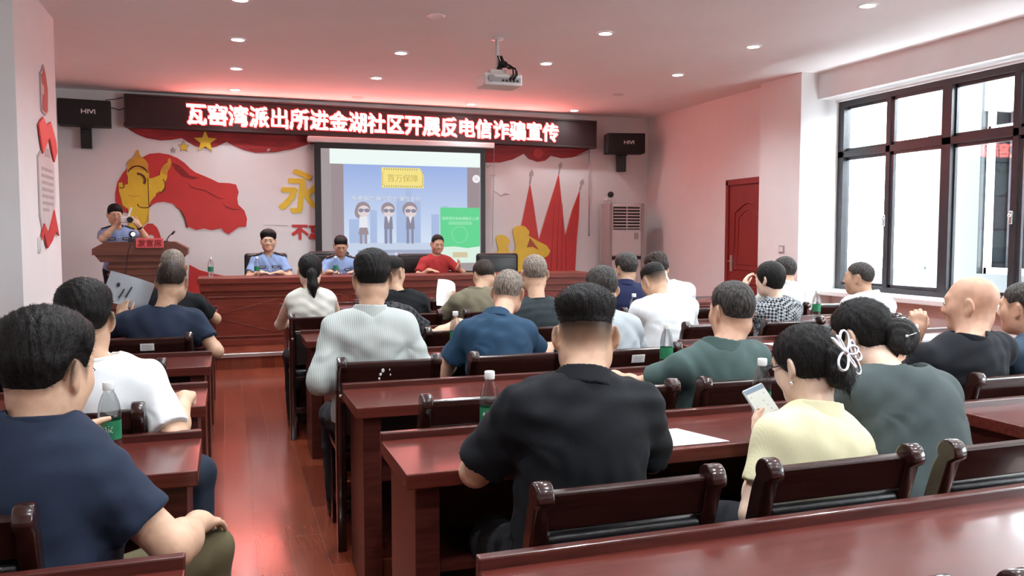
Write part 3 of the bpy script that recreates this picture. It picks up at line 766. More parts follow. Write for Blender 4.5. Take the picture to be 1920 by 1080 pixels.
for (x, y, on), nm in zip(DL, NM):
    lab = (nm if nm.startswith(('dim', 'unlit')) else ('lit round downlight ' + nm))
    if on in first:
        r = dup(first[on], (x, y, CZ), 0, lab)
        if y > 11:
            for c_ in r.children:
                if c_.type == 'LIGHT': c_.data = spot_dim
        continue
    r = empty('ceiling_downlight', (x, y, CZ)); tag(r, lab, 'ceiling light', 'recessed ceiling downlights')
    q = MB(); n = 28
    q.lathe([(.058, -.001), (.060, -.008), (.080, -.007), (.084, -.001)], n, cap=False); q.build('trim_ring', M['white'], r)
    q = MB().lathe([(.0585, -.006), (.0585, -.001)], n); q.build('diffuser', m_on if on else M['acw'], r)
    first[on] = r
    if on: lamp_light(r)

# projector
r = empty('ceiling_projector', (2.52, 7.70, 2.83)); tag(r, 'white ceiling projector on a pole with dangling black cables', 'projector')
q = MB().box(-.19, .19, -.14, .14, 0, .115, .015); q.build('body', M['white'], r)
q = MB().box(-.10, .17, -.146, -.139, .03, .075); q.build('connector_panel', M['grey'], r)
q = MB()
for k in range(5): q.box(-.02 + k * .036, .004 + k * .036, -.149, -.145, .035, .055)
q.build('ports', M['black'], r)
q = MB(); q.lathe([(.03, 0), (.035, .004), (.035, .01)], 16, M=Matrix.Translation((-.12, -.141, .06)) @ Matrix.Rotation(R(90), 4, 'X')); q.build('fan_grille', M['grey'], r)
q = MB(); q.lathe([(.035, 0), (.04, .02), (.03, .03)], 20, M=Matrix.Translation((-.08, .14, .055)) @ Matrix.Rotation(R(-90), 4, 'X')); q.build('lens', M['black'], r)
q = MB().tube([(-.02, 0, .16), (-.02, 0, CZ - 2.83)], .018, 12).lathe([(.0, .455), (.06, .455), (.06, .469)], 20, M=Matrix.Translation((-.02, 0, 0)))
q.box(-.1, .06, -.05, .05, .112, .165, .005); q.build('mount_pole', M['acw'], r)
q = MB()
random.seed(3)
for k in range(7):
    x = random.uniform(-.02, .05)
    q.tube([(x - .02, -.02, .30), (x + .0, -.04, .24 + random.uniform(-.03, .02)), (x + .05, -.08, .19 + random.uniform(-.02, .03)), (x + .10, -.12, .16 + random.uniform(-.02, .02)), (x + .09, -.165, .10), (x + .06, -.155, .055)], .006, 6)
q.ball((.03, -.03, .22), (.05, .04, .035)); q.ball((.0, -.01, .18), (.03, .03, .03))
q.build('cables', M['black'], r)

# stage desk
r = empty('stage_desk', (2.08, 9.75, .165)); tag(r, 'long reddish wooden stage desk in front of the seated speakers', 'desk')
W2 = 2.40
MB().box(-W2, W2, -.02, .62, .70, .765, .006).build('desk_top', M['deskfront'], r)
MB().box(-W2 + .02, W2 - .02, .0, .02, .62, .70).build('apron', M['deskfront'], r)
for x in (-W2 + .03, -.82, .78, W2 - .07): MB().box(x, x + .04, .055, .58, 0, .70).build('side_panel', M['deskfront'], r)
q = MB()
for k in range(3):
    a = -W2 + .03 + k * 1.58; b_ = a + 1.58
    q.box(a, b_, .03, .05, .03, .62)
q.build('front_panel', M['deskfront'], r)
q = MB()
for k in range(3):
    a = -W2 + .10 + k * 1.58; b_ = a + 1.48
    for z in (.10, .545): q.box(a, b_, .018, .031, z, z + .012, .003)
    for x in (a, b_ - .012): q.box(x, x + .012, .018, .031, .10, .557, .003)
    cx = (a + b_) / 2
    for sgn in (-1, 1):
        for e in (-1, 1):
            q.tube([(cx + sgn * .70, .03, .33), (cx, .03, .33 + e * .19)], .005, 5)
q.build('moulding', mat('desk_moulding', (.17, .035, .02), .3, var=.1), r)
MB().box(-W2 + .01, W2 - .01, .015, .05, 0, .07, .004).build('plinth', M['deskfront'], r)

# lectern
r = empty('lectern', (-.93, 10.40, .165)); tag(r, 'brown wooden lectern with angled top and red name plate', 'lectern')
q = MB().prism([(-.50, 1.02), (.50, 1.02), (.50, 1.09), (.36, 1.17), (-.36, 1.17), (-.50, 1.09)], .46, Matrix.Translation((0, .33, 0))); q.build('top', M['lectern'], r)
q = MB().prism([(-.42, .94), (.42, .94), (.48, 1.02), (-.48, 1.02)], .40, Matrix.Translation((0, .30, 0))); q.build('cornice', M['lectern'], r)
q = MB().box(-.34, .34, -.06, .28, .03, .94).box(-.38, .38, -.08, .29, 0, .06, .008).box(-.37, .37, -.075, .285, .86, .90, .008).box(-.36, .36, -.07, .28, .78, .81, .005)
q.build('body', M['lectern'], r)
q = MB().box(-.26, .26, -.072, -.06, .15, .72, .006); q.build('front_panel', M['deskfront'], r)
p = MB().box(-.145, .145, -.012, .012, -.055, .055, .004).build('name_plate', mat('name_plate_red', (.74, .12, .13), .4), r, (.10, -.15, 1.155))
mesh_obj('plate_text', text_mesh('发言席', .085, .0008, 2, N=32), M['darkred'], p, (0, -.0135, 0))
q = MB().tube([(.26, .0, 1.13), (.27, .0, 1.19), (.30, .01, 1.24), (.335, .02, 1.265)], .006, 6).lathe([(.03, 1.165), (.03, 1.18)], 14, M=Matrix.Translation((.26, 0, 0))).tube([(.325, .018, 1.255), (.355, .03, 1.29)], .012, 8)
q.build('gooseneck_microphone', M['black'], r)
q = MB().tube([(-.08, -.08, 1.23), (-.09, -.13, 1.17), (-.13, -.132, 1.06), (-.17, -.09, .80), (-.16, -.085, .5)], .004, 5); q.build('cable', M['black'], r)
r = empty('desk_lamp', (-1.02, 10.36, 1.335)); tag(r, 'small black spotlight clipped on the lectern top', 'lamp')
MB().ball((0, 0, .085), .038).tube([(0, 0, 0), (0, 0, .06)], .012, 8).lathe([(.05, 0), (.05, .012)], 14).build('housing', M['black'], r)
q = MB(); q.lathe([(.022, 0), (.022, .004)], 14, M=Matrix.Translation((.012, -.036, .085)) @ Matrix.Rotation(R(90), 4, 'X')); q.build('bulb', emit('spot_bulb', (1, .95, .9), 3.0), r)

# black leather office chairs on the stage
def office_chair(x, y, label, w=.5, top=1.06):
    r = empty('office_chair', (x, y, .165)); tag(r, label, 'chair', 'black leather chairs on the stage')
    q = MB().box(-w / 2, w / 2, .20, .29, .42, top, .04, seg=3)
    q.box(-w / 2 + .03, w / 2 - .03, .185, .21, .62, top - .05, .012)
    q.build('backrest', M['leather'], r, None, True)
    MB().box(-w / 2, w / 2, -.28, .22, .40, .50, .04, seg=3).build('seat', M['leather'], r, None, True)
    for s_ in (-1, 1):
        MB().tube([(s_ * (w / 2 + .03), .2, .45), (s_ * (w / 2 + .04), .18, .66), (s_ * (w / 2 + .04), -.2, .66), (s_ * (w / 2 + .03), -.22, .45)], .018, 8).build('armrest', M['black'], r)
    for a in range(5):
        t = 2 * PI * a / 5
        MB().tube([(0, 0, .10), (.28 * math.cos(t), .28 * math.sin(t), .055)], .018, 6).ball((.28 * math.cos(t), .28 * math.sin(t), .03), .03).build('leg', M['black'], r)
    MB().tube([(0, 0, .08), (0, 0, .40)], .03, 10).build('pedestal', M['chrome'], r)
    return r

# ------------------------------------------------------------------ audience desks
def make_desk(w):
    """root at the near left floor corner; +Y runs towards the stage"""
    r = empty('long_desk')
    D = .42
    MB().box(0, w, 0, D - .02, .705, .75, .004).build('desk_top', M['woodtop'], r)
    MB().box(0, w, D - .028, D, .69, .775, .004).build('raised_lip', M['wood'], r)
    for x in (.03, w - .10): MB().box(x, x + .07, .03, D - .03, 0, .705, .003).build('side_panel', M['wood'], r)
    MB().box(.10, w - .10, D - .07, D - .045, .12, .70).build('modesty_panel', M['wood'], r)
    MB().box(.10, w - .10, .06, D - .07, .44, .46).build('shelf', M['wood'], r)
    return r
protos = {}
def desk(x, y, w, label):
    if w not in protos:
        r = make_desk(w); protos[w] = r
        r.location = (x, y, 0); tag(r, label, 'desk', 'long mahogany audience desks')
        return r
    return dup(protos[w], (x, y, 0), 0, label, 'long mahogany audience desks')
YL = [1.31, 2.42, 3.35, 4.37, 5.41, 6.45, 7.45]
YM = [1.11, 2.19, 3.12, 4.13, 5.22, 6.32, 7.48]
YR = [.95, 1.97, 2.93, 3.95, 5.00, 6.05, 7.05]
DLAB = [['bottom left corner desk under the khaki trousered knee', 'left aisle desk holding the green labelled bottle', 'left aisle desk under the fist of the white T-shirt man', 'left aisle desk in front of the white T-shirt man, red glare on its end', 'left aisle desk beside the navy T-shirt man elbow', 'left aisle desk second from the stage', 'left aisle desk nearest the stage'],
        ['empty foreground desk filling the bottom right corner', 'middle desk with a white sheet in front of the black polo man', 'middle desk in front of the empty chair and the striped shirt man chair', 'middle desk where the striped shirt and blue shirt men sit', 'middle desk in front of the blue shirt man with a red glare', 'middle desk in front of the ponytail woman chair row', 'middle desk nearest the stage'],
        ['right side desk at the extreme foreground edge', 'right side desk behind the bald man chair', 'right side desk at which the bald man sits', 'right side desk with black bag and papers', 'right side desk where the woman in houndstooth sits', 'right side desk second from the stage', 'right side desk nearest the stage below the pink wall']]
for i in range(7): desk(-1.89, YL[i], 1.80, DLAB[0][i])
for i in range(7): desk(.45, YM[i], 1.80 if i else 1.805, DLAB[1][i])
for i in range(1, 7): desk(2.56, YR[i], 2.40, DLAB[2][i])

# ------------------------------------------------------------------ audience chairs
def make_chair():
    r = empty('wooden_chair')
    prof = [(-.185, 0), (-.225, 0), (-.215, .44), (-.228, .70), (-.262, .815)]
    c = (-.252, .842)
    for k in range(15):
        a = R(205) - R(230) * k / 14
        prof.append((c[0] + .033 * math.cos(a), c[1] + .033 * math.sin(a)))
    prof += [(-.208, .80), (-.180, .70), (-.165, .44)]
    for s_ in (-1, 1):
        q = MB(); x0 = s_ * .212
        a = [q.bm.verts.new((x0 - .02, y, z)) for y, z in prof]; b_ = [q.bm.verts.new((x0 + .02, y, z)) for y, z in prof]
        q.bm.faces.new(a); q.bm.faces.new(list(reversed(b_)))
        for i in range(len(prof)): q.bm.faces.new((a[i], b_[i], b_[(i + 1) % len(prof)], a[(i + 1) % len(prof)]))
        bmesh.ops.recalc_face_normals(q.bm, faces=q.bm.faces)
        es = [e for e in q.bm.edges if abs(e.verts[0].co.x - e.verts[1].co.x) < 1e-6]
        bmesh.ops.bevel(q.bm, geom=es, offset=.006, segments=2, affect='EDGES', profile=.5)
        p = q.build('post', M['chairwood'], r)
        for f in p.data.polygons: f.use_smooth = abs(f.normal.x) < .9
        MB().ball((s_ * .212, -.228, .70), .011, 10, 6).build('bolt', M['chrome'], p)
    T = Matrix.Translation((0, -.235, .80)) @ Matrix.Rotation(R(14), 4, 'X')
    q = MB().box(-.195, .195, -.012, .012, -.045, .050, .006, T); q.build('back_rail', M['chairwood'], r)
    T = Matrix.Translation((0, -.205, .63)) @ Matrix.Rotation(R(7), 4, 'X')
    q = MB().box(-.195, .195, -.02, .02, -.115, .118, .015, T, 3); q.build('back_pad', M['leather'], r, None, True)
    MB().box(-.215, .215, -.20, .22, .405, .435, .006).build('seat_frame', M['chairwood'], r)
    MB().box(-.20, .20, -.17, .215, .43, .475, .018, seg=3).build('seat_pad', M['leather'], r, None, True)
    for s_ in (-1, 1):
        MB().box(s_ * .19 - .02, s_ * .19 + .02, .17, .21, 0, .41, .004).build('leg', M['chairwood'], r)
    q = MB().box(-.19, .19, -.20, -.18, .18, .22, .004).box(-.2, -.18, -.2, .18, .12, .16, .004).box(.18, .2, -.2, .18, .12, .16, .004)
    q.build('stretcher', M['chairwood'], r)
    return r
ch0 = None
def chair(x, yb, label, group='dark wooden audience chairs', rz=0, sticker=False):
    """yb is where the back of the chair stands"""
    global ch0
    loc = (x, yb + .24, 0)
    if ch0 is None:
        ch0 = make_chair(); ch0.location = loc; ch0.rotation_euler = (0, 0, rz); tag(ch0, label, 'chair', group); return ch0
    r = dup(ch0, loc, rz, label, group)
    if sticker: stickers.append(r)
    return r
stickers = []
CH = [ # x, y of the back, label, sticker
 (-.60, 1.84, 'dark wooden chair under the man in the navy T-shirt at the front left edge', 0),
 (-1.20, 1.86, 'dark wooden chair left of the foreground navy T-shirt man', 0),
 (-.49, 2.86, 'dark wooden chair whose post rises behind the bottle and white T-shirt man', 0),
 (-1.08, 2.88, 'dark wooden chair left of the white T-shirt man', 0),
 (-.49, 3.86, 'empty dark wooden chair just in front of the white T-shirt man', 0),
 (-1.08, 3.86, 'dark wooden chair left of the empty left-aisle chair', 0),
 (-.42, 4.86, 'dark wooden chair with white sticker behind the navy T-shirt man on the left', 1),
 (-1.00, 4.88, 'dark wooden chair hidden mostly behind the white T-shirt man head', 0),
 (-.42, 5.92, 'dark wooden chair under the black-shirted grey-haired man by the lectern', 0),
 (.825, .975, 'dark chair knob peeking over the bottom edge, left of two', 0),
 (1.385, .955, 'dark chair knob peeking over the bottom edge in the right corner', 0),
 (.84, 1.64, 'dark wooden chair behind the man in the black polo shirt', 0),
 (1.42, 1.64, 'dark wooden chair behind the woman in the yellow top', 0),
 (1.98, 1.64, 'dark wooden chair at right edge behind the woman with grey top and hair bun', 0),
 (.83, 2.69, 'empty dark chair in front of the black polo man, left of the bottle', 0),
 (1.34, 2.69, 'dark chair right of the black polo man shoulder, under the green polo man arm', 0),
 (1.90, 2.69, 'dark chair behind the green polo man, beside the bottle and phone', 0),
 (.67, 3.62, 'dark chair with paint marks behind the striped shirt man', 0),
 (1.27, 3.62, 'dark chair behind the old man in the blue shirt', 0),
 (1.90, 3.62, 'dark chair with white sticker right of the black polo man head', 1),
 (.75, 4.66, 'dark chair hidden behind the striped shirt man', 0),
 (1.30, 4.66, 'dark chair in front of the blue shirt man reaching hand', 0),
 (1.88, 4.66, 'dark chair behind the dark grey T-shirt man', 0),
 (.62, 5.76, 'dark chair behind the ponytail woman in white', 0),
 (1.22, 5.76, 'dark chair behind the black T-shirt man next to the striped shirt man head', 0),
 (1.84, 5.76, 'dark chair behind the olive T-shirt man', 0),
 (1.22, 6.90, 'empty dark chair in the front row left of the paper held up', 0),
 (1.86, 6.90, 'empty dark chair in the front row behind the paper held up', 0),
 (2.95, 2.43, 'dark chair behind the bald man at the right edge', 0),
 (3.55, 2.43, 'dark chair behind the man cut off by the right edge', 0),
 (2.92, 3.42, 'empty dark chair with white sticker in front of the green polo man', 1),
 (3.52, 3.42, 'empty dark chair under the black bag', 0),
 (2.88, 4.46, 'dark chair right of the white T-shirt man with faded hair', 0),
 (3.46, 4.46, 'dark chair behind the woman in houndstooth', 0),
 (4.10, 4.46, 'dark chair behind the white shirt man by the window', 0),
 (2.98, 5.50, 'dark chair behind the man in the navy polo', 0),
 (3.48, 5.50, 'dark chair behind the curly-haired man in white', 0),
 (4.18, 5.50, 'dark chair behind the pale green shirt man near the pillar', 0),
 (4.70, 5.50, 'empty dark chair next to the window sill', 0),
 (2.98, 6.55, 'empty dark chair in the right front row left of the white shirts', 0),
]
for (x, y, l, s_) in CH: chair(x, y, l, sticker=s_)
for r in stickers:
    q = MB().box(-.035, .035, -.0142, -.0120, -.018, .022, 0, Matrix.Translation((0, -.235, .80)) @ Matrix.Rotation(R(14), 4, 'X'))
    stk = q.build('sticker', M['paper'], r)
    q = MB()
    for k in range(4): q.box(-.028, .028 - .006 * (k % 2), -.0148, -.0142, -.012 + k * .008, -.009 + k * .008, 0, Matrix.Translation((0, -.235, .80)) @ Matrix.Rotation(R(14), 4, 'X'))
    q.build('print_lines', M['grey'], stk)
# scuffs in white paint on a chair back
for o in COL.objects:
    if o.get('label', '').startswith('dark chair with paint marks'):
        q = MB()
        T = Matrix.Translation((0, -.235, .80)) @ Matrix.Rotation(R(14), 4, 'X')
        for (x, z, w, h) in ((-.03, .01, .012, .016), (-.04, -.008, .01, .012), (-.045, -.028, .008, .010), (0, .012, .005, .009), (.004, -.012, .005, .009)):
            q.ball((x, -.0125, z), (w / 1.6, .001, h / 1.6), 8, 6, T)
        q.build('paint_mark', M['paper'], o)

office_chair(.46, 10.62, 'black office chair behind the policewoman seated on the stage', .52, 1.02)
office_chair(1.24, 10.62, 'black office chair behind the policeman looking down', .52, 1.04)
office_chair(2.42, 10.66, 'black office chair behind the man in the red T-shirt', .56, 1.0)
office_chair(3.50, 10.55, 'empty black office chair at the right end of the stage desk', .60, 1.0)

# ------------------------------------------------------------------ bottles, papers, bags
def wrap_text(body, size, rad, z, name, m, parent, a0=0.0, vertical=False):
    me = text_mesh(body, size, 0.0002, 0, N=32)
    for v in me.vertices:
        x, y, zz = v.co
        a = -PI / 2 + a0 + x / rad
        v.co = ((rad - y) * math.cos(a), (rad - y) * math.sin(a), z + zz)
    return mesh_obj(name, me, m, parent)
def make_bottle():
    r = empty('water_bottle')
    prof = [(.024, .0), (.030, .004), (.0315, .012), (.0300, .020), (.0315, .030), (.0300, .040), (.0315, .050), (.0305, .062), (.0305, .125), (.0315, .132), (.0310, .145), (.0270, .170), (.0200, .190), (.0150, .200), (.0135, .206), (.0135, .212)]
    MB().lathe(prof, 28).build('bottle_body', M['bottle'], r)
    MB().lathe([(.0312, .066), (.0312, .121)], 28, cap=False).build('label_band', M['label'], r)
    MB().lathe([(.0155, .207), (.0160, .209), (.0160, .228), (.0145, .231)], 20).build('bottle_cap', M['cap'], r)
    return r
bt = None
def bottle(x, y, z, label, group='water bottles', rz=0, writing=False):
    global bt
    if bt is None:
        bt = make_bottle(); o = bt; o.location = (x, y, z); tag(o, label, 'bottle', group)
    else:
        o = dup(bt, (x, y, z), rz, label, group)
    if writing: written.append(o)
    return o
written = []
BT = [
 (-.33, 2.60, .752, 'water bottle with green label in the foreground navy T-shirt man hand', 1),
 (.76, 2.42, .752, 'water bottle standing left of the black polo man', 1),
 (1.72, 2.37, .752, 'water bottle with white cap behind the raised phone', 0),
 (1.97, 3.46, .752, 'water bottle between the stickered chair and the green polo man', 0),
 (1.19, 4.42, .752, 'water bottle at the blue shirt man left shoulder', 0),
 (1.70, 6.45, .752, 'water bottle just under the paper held up', 0),
 (2.66, 6.28, .752, 'water bottle right of the dark grey T-shirt man', 0),
 (2.78, 5.36, .752, 'water bottle beside the navy polo man elbow', 0),
 (4.32, 5.28, .752, 'tall water bottle on the right desk beside the houndstooth woman', 0),
 (3.52, 5.36, .752, 'water bottle half hidden by the green polo man face', 0),
 (-1.16, 3.58, .752, 'water bottle at the left edge behind the white T-shirt man', 0),
 (-.18, 9.95, .932, 'water bottle alone at the left end of the stage desk', 0),
 (.32, 9.93, .932, 'water bottle in front of the seated policewoman', 0),
 (1.21, 9.93, .932, 'water bottle in front of the policeman looking down', 0),
]
for (x, y, z, l, w) in BT: bottle(x, y, z, l, writing=w)
for o in written:
    wrap_text('怡宝', .024, .0316, .098, 'label_text', M['paper'], o, -.35 if o is written[0] else -.3)
    q = wrap_text('═════', .010, .0316, .074, 'label_lines', M['paper'], o, -.1)

def sheet(name, pts, label, cat, th=.0015, z=.7515, m=None):
    cx = sum(p[0] for p in pts) / len(pts); cy = sum(p[1] for p in pts) / len(pts)
    q = MB()
    a = [q.bm.verts.new((x - cx, y - cy, 0)) for x, y in pts]; b_ = [q.bm.verts.new((x - cx, y - cy, th)) for x, y in pts]
    q.bm.faces.new(a); q.bm.faces.new(list(reversed(b_)))
    for i in range(len(pts)): q.bm.faces.new((a[i], b_[i], b_[(i + 1) % len(pts)], a[(i + 1) % len(pts)]))
    o = q.build(name, m or M['paper'], None, (cx, cy, z)); tag(o, label, cat); return o
sheet('paper_sheet', [(1.18, 2.22), (1.49, 2.215), (1.42, 2.42), (1.12, 2.42)], 'white paper sheet on the desk right of the black polo man', 'paper')
sheet('paper_sheet', [(.72, 2.20), (.98, 2.20), (.98, 2.36), (.74, 2.34)], 'white paper sheet under the black polo man left elbow', 'paper')
sheet('paper_sheet', [(1.32, 3.18), (1.58, 3.20), (1.62, 3.40), (1.40, 3.42)], 'white paper under the green polo man forearm', 'paper')
sheet('paper_sheet', [(1.12, 4.16), (1.26, 4.18), (1.2, 4.34), (1.08, 4.30)], 'paper corner beside the blue shirt man left side', 'paper')
sheet('paper_sheet', [(3.05, 3.98), (3.34, 4.00), (3.34, 4.20), (3.05, 4.2)], 'white paper lying beside the black bag', 'paper')
sheet('paper_sheet', [(3.62, 3.97), (3.86, 3.99), (3.84, 4.2), (3.62, 4.18)], 'printed paper between the black bag and the bald man', 'paper')
# black shoulder bag on the right desk
r = empty('shoulder_bag', (3.50, 4.12, .752)); tag(r, 'black shoulder bag lying on the right side desk', 'bag')
q = MB().box(-.13, .13, -.10, .10, 0, .10, .035, seg=3); q.build('bag_body', M['blackcloth'], r, None, True)
MB().tube([(-.10, -.09, .05), (-.06, -.10, .14), (.02, -.02, .16), (.10, .05, .12), (.12, .09, .05)], .012, 8).build('strap', M['blackcloth'], r)
MB().box(-.05, .05, -.104, -.098, .03, .06, .002).build('zip_pocket', M['black'], r)
# crumpled clear bag
rng = np.random.RandomState(4)
q = MB(); bmesh.ops.create_icosphere(q.bm, subdivisions=4, radius=1)
for v in q.bm.verts:
    n = v.co.normalized()
    f_ = 1 + .14 * math.sin(9 * n.x + 3 * n.z) * math.cos(8 * n.y + 2) + .10 * math.sin(17 * n.y + 5 * n.x) + .06 * math.sin(31 * n.z + 9 * n.x)
    v.co = Vector((n.x * .20 * f_, n.y * .13 * f_, max(-.055, n.z * .085 * f_)))
o = q.build('plastic_bag', M['bag'], None, (4.02, 4.22, .752 + .056)); tag(o, 'crumpled clear plastic bag beside the bald man face', 'bag')

# small black phone case standing at left edge
o = MB().box(-.035, .035, -.006, .006, 0, .14, .004).build('phone', M['black'], None, (-1.30, 3.62, .752)); tag(o, 'black phone propped upright at the left edge beside the bottle', 'phone')
MB().box(-.03, .03, .006, .0068, .006, .134).build('screen', M['leather'], o)

# ------------------------------------------------------------------ people: signed-distance modelling
class Grid:
    def __init__(s, lo, hi, h):
        s.lo = np.array(lo, float); s.h = h
        s.n = np.maximum(4, np.ceil((np.array(hi, float) - s.lo) / h).astype(int) + 1)
        s.ax = [(s.lo[i] + h * np.arange(s.n[i])).astype(np.float32) for i in range(3)]
        s.v = np.full(s.n, .15, np.float32)
    def sl(s, lo, hi):
        a = np.clip(np.floor((np.array(lo) - s.lo) / s.h).astype(int), 0, s.n)
        b_ = np.clip(np.ceil((np.array(hi) - s.lo) / s.h).astype(int) + 1, 0, s.n)
        if np.any(b_ <= a): return None
        S = tuple(slice(a[i], b_[i]) for i in range(3))
        P = np.stack(np.meshgrid(*[s.ax[i][S[i]] for i in range(3)], indexing='ij'), -1)
        return S, P
    def all(s):
        return np.stack(np.meshgrid(*s.ax, indexing='ij'), -1)

def smin(a, b, k):
    h = np.maximum(k - np.abs(a - b), 0) / k
    return np.minimum(a, b) - h * h * k * .25
def smax(a, b, k): return -smin(-a, -b, k)

class Prim:
    """kind 'cap': tapered capsule a-b; kind 'ell': ellipsoid with frame"""
    def __init__(s, kind, **k):
        s.kind = kind; s.__dict__.update(k)
    def bounds(s):
        if s.kind == 'cap':
            r = max(s.ra, s.rb) * max(1, getattr(s, 'wide', 1))
            return np.minimum(s.a, s.b) - r, np.maximum(s.a, s.b) + r
        r = max(s.r); return s.c - r, s.c + r
    def dist(s, P):
        if s.kind == 'cap':
            a = s.a.astype(np.float32); d = (s.b - s.a).astype(np.float32)
            q = P - a
            t = np.clip((q @ d) / max(float(d @ d), 1e-9), 0, 1)
            w = q - t[..., None] * d
            fl = getattr(s, 'flat', None)
            if fl is not None:                         # flatten along a direction
                nrm, fac = fl
                c = w @ nrm.astype(np.float32)
                w = w + (c * (1 / fac - 1))[..., None] * nrm.astype(np.float32)
                return (np.linalg.norm(w, axis=-1) - (s.ra + t * (s.rb - s.ra))) * (fac if fac < 1 else 1)
            return np.linalg.norm(w, axis=-1) - (s.ra + t * (s.rb - s.ra))
        q = (P - s.c.astype(np.float32)) @ s.F.astype(np.float32)
        r = np.array(s.r, np.float32)
        k0 = np.linalg.norm(q / r, axis=-1); k1 = np.linalg.norm(q / (r * r), axis=-1)
        return k0 * (k0 - 1) / np.maximum(k1, 1e-6)
I3 = np.eye(3)
V3 = lambda *a: np.array(a, float)
def cap(a, b, ra, rb=None, k=.03, **kw): return Prim('cap', a=np.array(a, float), b=np.array(b, float), ra=ra, rb=ra if rb is None else rb, k=k, **kw)
def ell(c, r, F=I3, k=.03, **kw): return Prim('ell', c=np.array(c, float), r=tuple(r), F=np.array(F, float), k=k, **kw)

def union(g, prims, infl=0.0):
    for p in prims:
        lo, hi = p.bounds(); m = p.k + abs(infl) + .03
        q = g.sl(lo - m, hi + m)
        if q is None: continue
        S, P = q
        d = p.dist(P) - infl
        if getattr(p, 'cut', False): g.v[S] = smax(g.v[S], -d, p.k)
        else: g.v[S] = smin(g.v[S], d, p.k)

def surface_nets(g):
    v = g.v; n = v.shape
    ins = v < 0
    c = np.zeros((n[0] - 1, n[1] - 1, n[2] - 1), np.int8)
    for dx in (0, 1):
        for dy in (0, 1):
            for dz in (0, 1):
                c += ins[dx:n[0] - 1 + dx, dy:n[1] - 1 + dy, dz:n[2] - 1 + dz]
    act = (c > 0) & (c < 8)
    idx = np.argwhere(act)
    if len(idx) == 0: return np.zeros((0, 3)), np.zeros((0, 4), int)
    vid = np.full(act.shape, -1, np.int32); vid[act] = np.arange(len(idx))
    pos = np.zeros((len(idx), 3)); cnt = np.zeros(len(idx))
    corners = [(0,0,0),(1,0,0),(0,1,0),(1,1,0),(0,0,1),(1,0,1),(0,1,1),(1,1,1)]
    cv = [v[idx[:, 0] + a, idx[:, 1] + b_, idx[:, 2] + c_] for a, b_, c_ in corners]
    for i in range(8):
        for j in range(i + 1, 8):
            A, B = np.array(corners[i]), np.array(corners[j])
            if np.abs(A - B).sum() != 1: continue
            x = (cv[i] < 0) != (cv[j] < 0)
            t = cv[i] / np.where(cv[i] == cv[j], 1, cv[i] - cv[j])
            p = A + t[:, None] * (B - A)
            pos[x] += p[x]; cnt[x] += 1
    pos = g.lo + (idx + pos / cnt[:, None]) * g.h
    faces = []
    for ax in range(3):
        u, w = [(1, 2), (2, 0), (0, 1)][ax]
        sl0 = [slice(None)] * 3; sl1 = [slice(None)] * 3
        sl0[ax] = slice(0, n[ax] - 1); sl1[ax] = slice(1, n[ax])
        a, b_ = ins[tuple(sl0)], ins[tuple(sl1)]
        e = np.argwhere(a != b_)
        ok = (e[:, u] > 0) & (e[:, w] > 0) & (e[:, u] < n[u] - 1) & (e[:, w] < n[w] - 1)
        e = e[ok]
        sgn = a[e[:, 0], e[:, 1], e[:, 2]]
        def at(du, dw):
            q = e.copy(); q[:, u] -= du; q[:, w] -= dw
            return vid[q[:, 0], q[:, 1], q[:, 2]]
        f = np.stack([at(1, 1), at(0, 1), at(0, 0), at(1, 0)], 1)
        f[~sgn] = f[~sgn][:, ::-1]
        faces.append(f)
    F = np.concatenate(faces); F = F[(F >= 0).all(1)]
    return pos, F

def np_mesh(name, parts, mats, parent, origin, cols=None, tris=None):
    """parts: list of (verts, quads, material index)"""
    Vs = []; Fs = []; Mi = []; b = 0
    for v, f, mi in parts:
        Vs.append(v - origin); Fs.append(f + b); b += len(v); Mi.append(np.full(len(f), mi))
    V = np.concatenate(Vs); F = np.concatenate(Fs); Mi = np.concatenate(Mi)
    me = bpy.data.meshes.new(name)
    me.vertices.add(len(V)); me.vertices.foreach_set('co', V.astype(np.float32).ravel())
    k = F.shape[1]
    me.loops.add(len(F) * k); me.loops.foreach_set('vertex_index', F.astype(np.int32).ravel())
    me.polygons.add(len(F)); me.polygons.foreach_set('loop_start', np.arange(0, len(F) * k, k, dtype=np.int32))
    me.polygons.foreach_set('material_index', Mi.astype(np.int32))
    me.polygons.foreach_set('use_smooth', np.ones(len(F), bool))
    me.update(calc_edges=True); me.validate()
    if cols is not None:
        at = me.color_attributes.new('tint', 'FLOAT_COLOR', 'POINT')
        at.data.foreach_set('color', cols.astype(np.float32).ravel())
    return mesh_obj(name, me, mats, parent, None if parent is not None else Vector(origin))

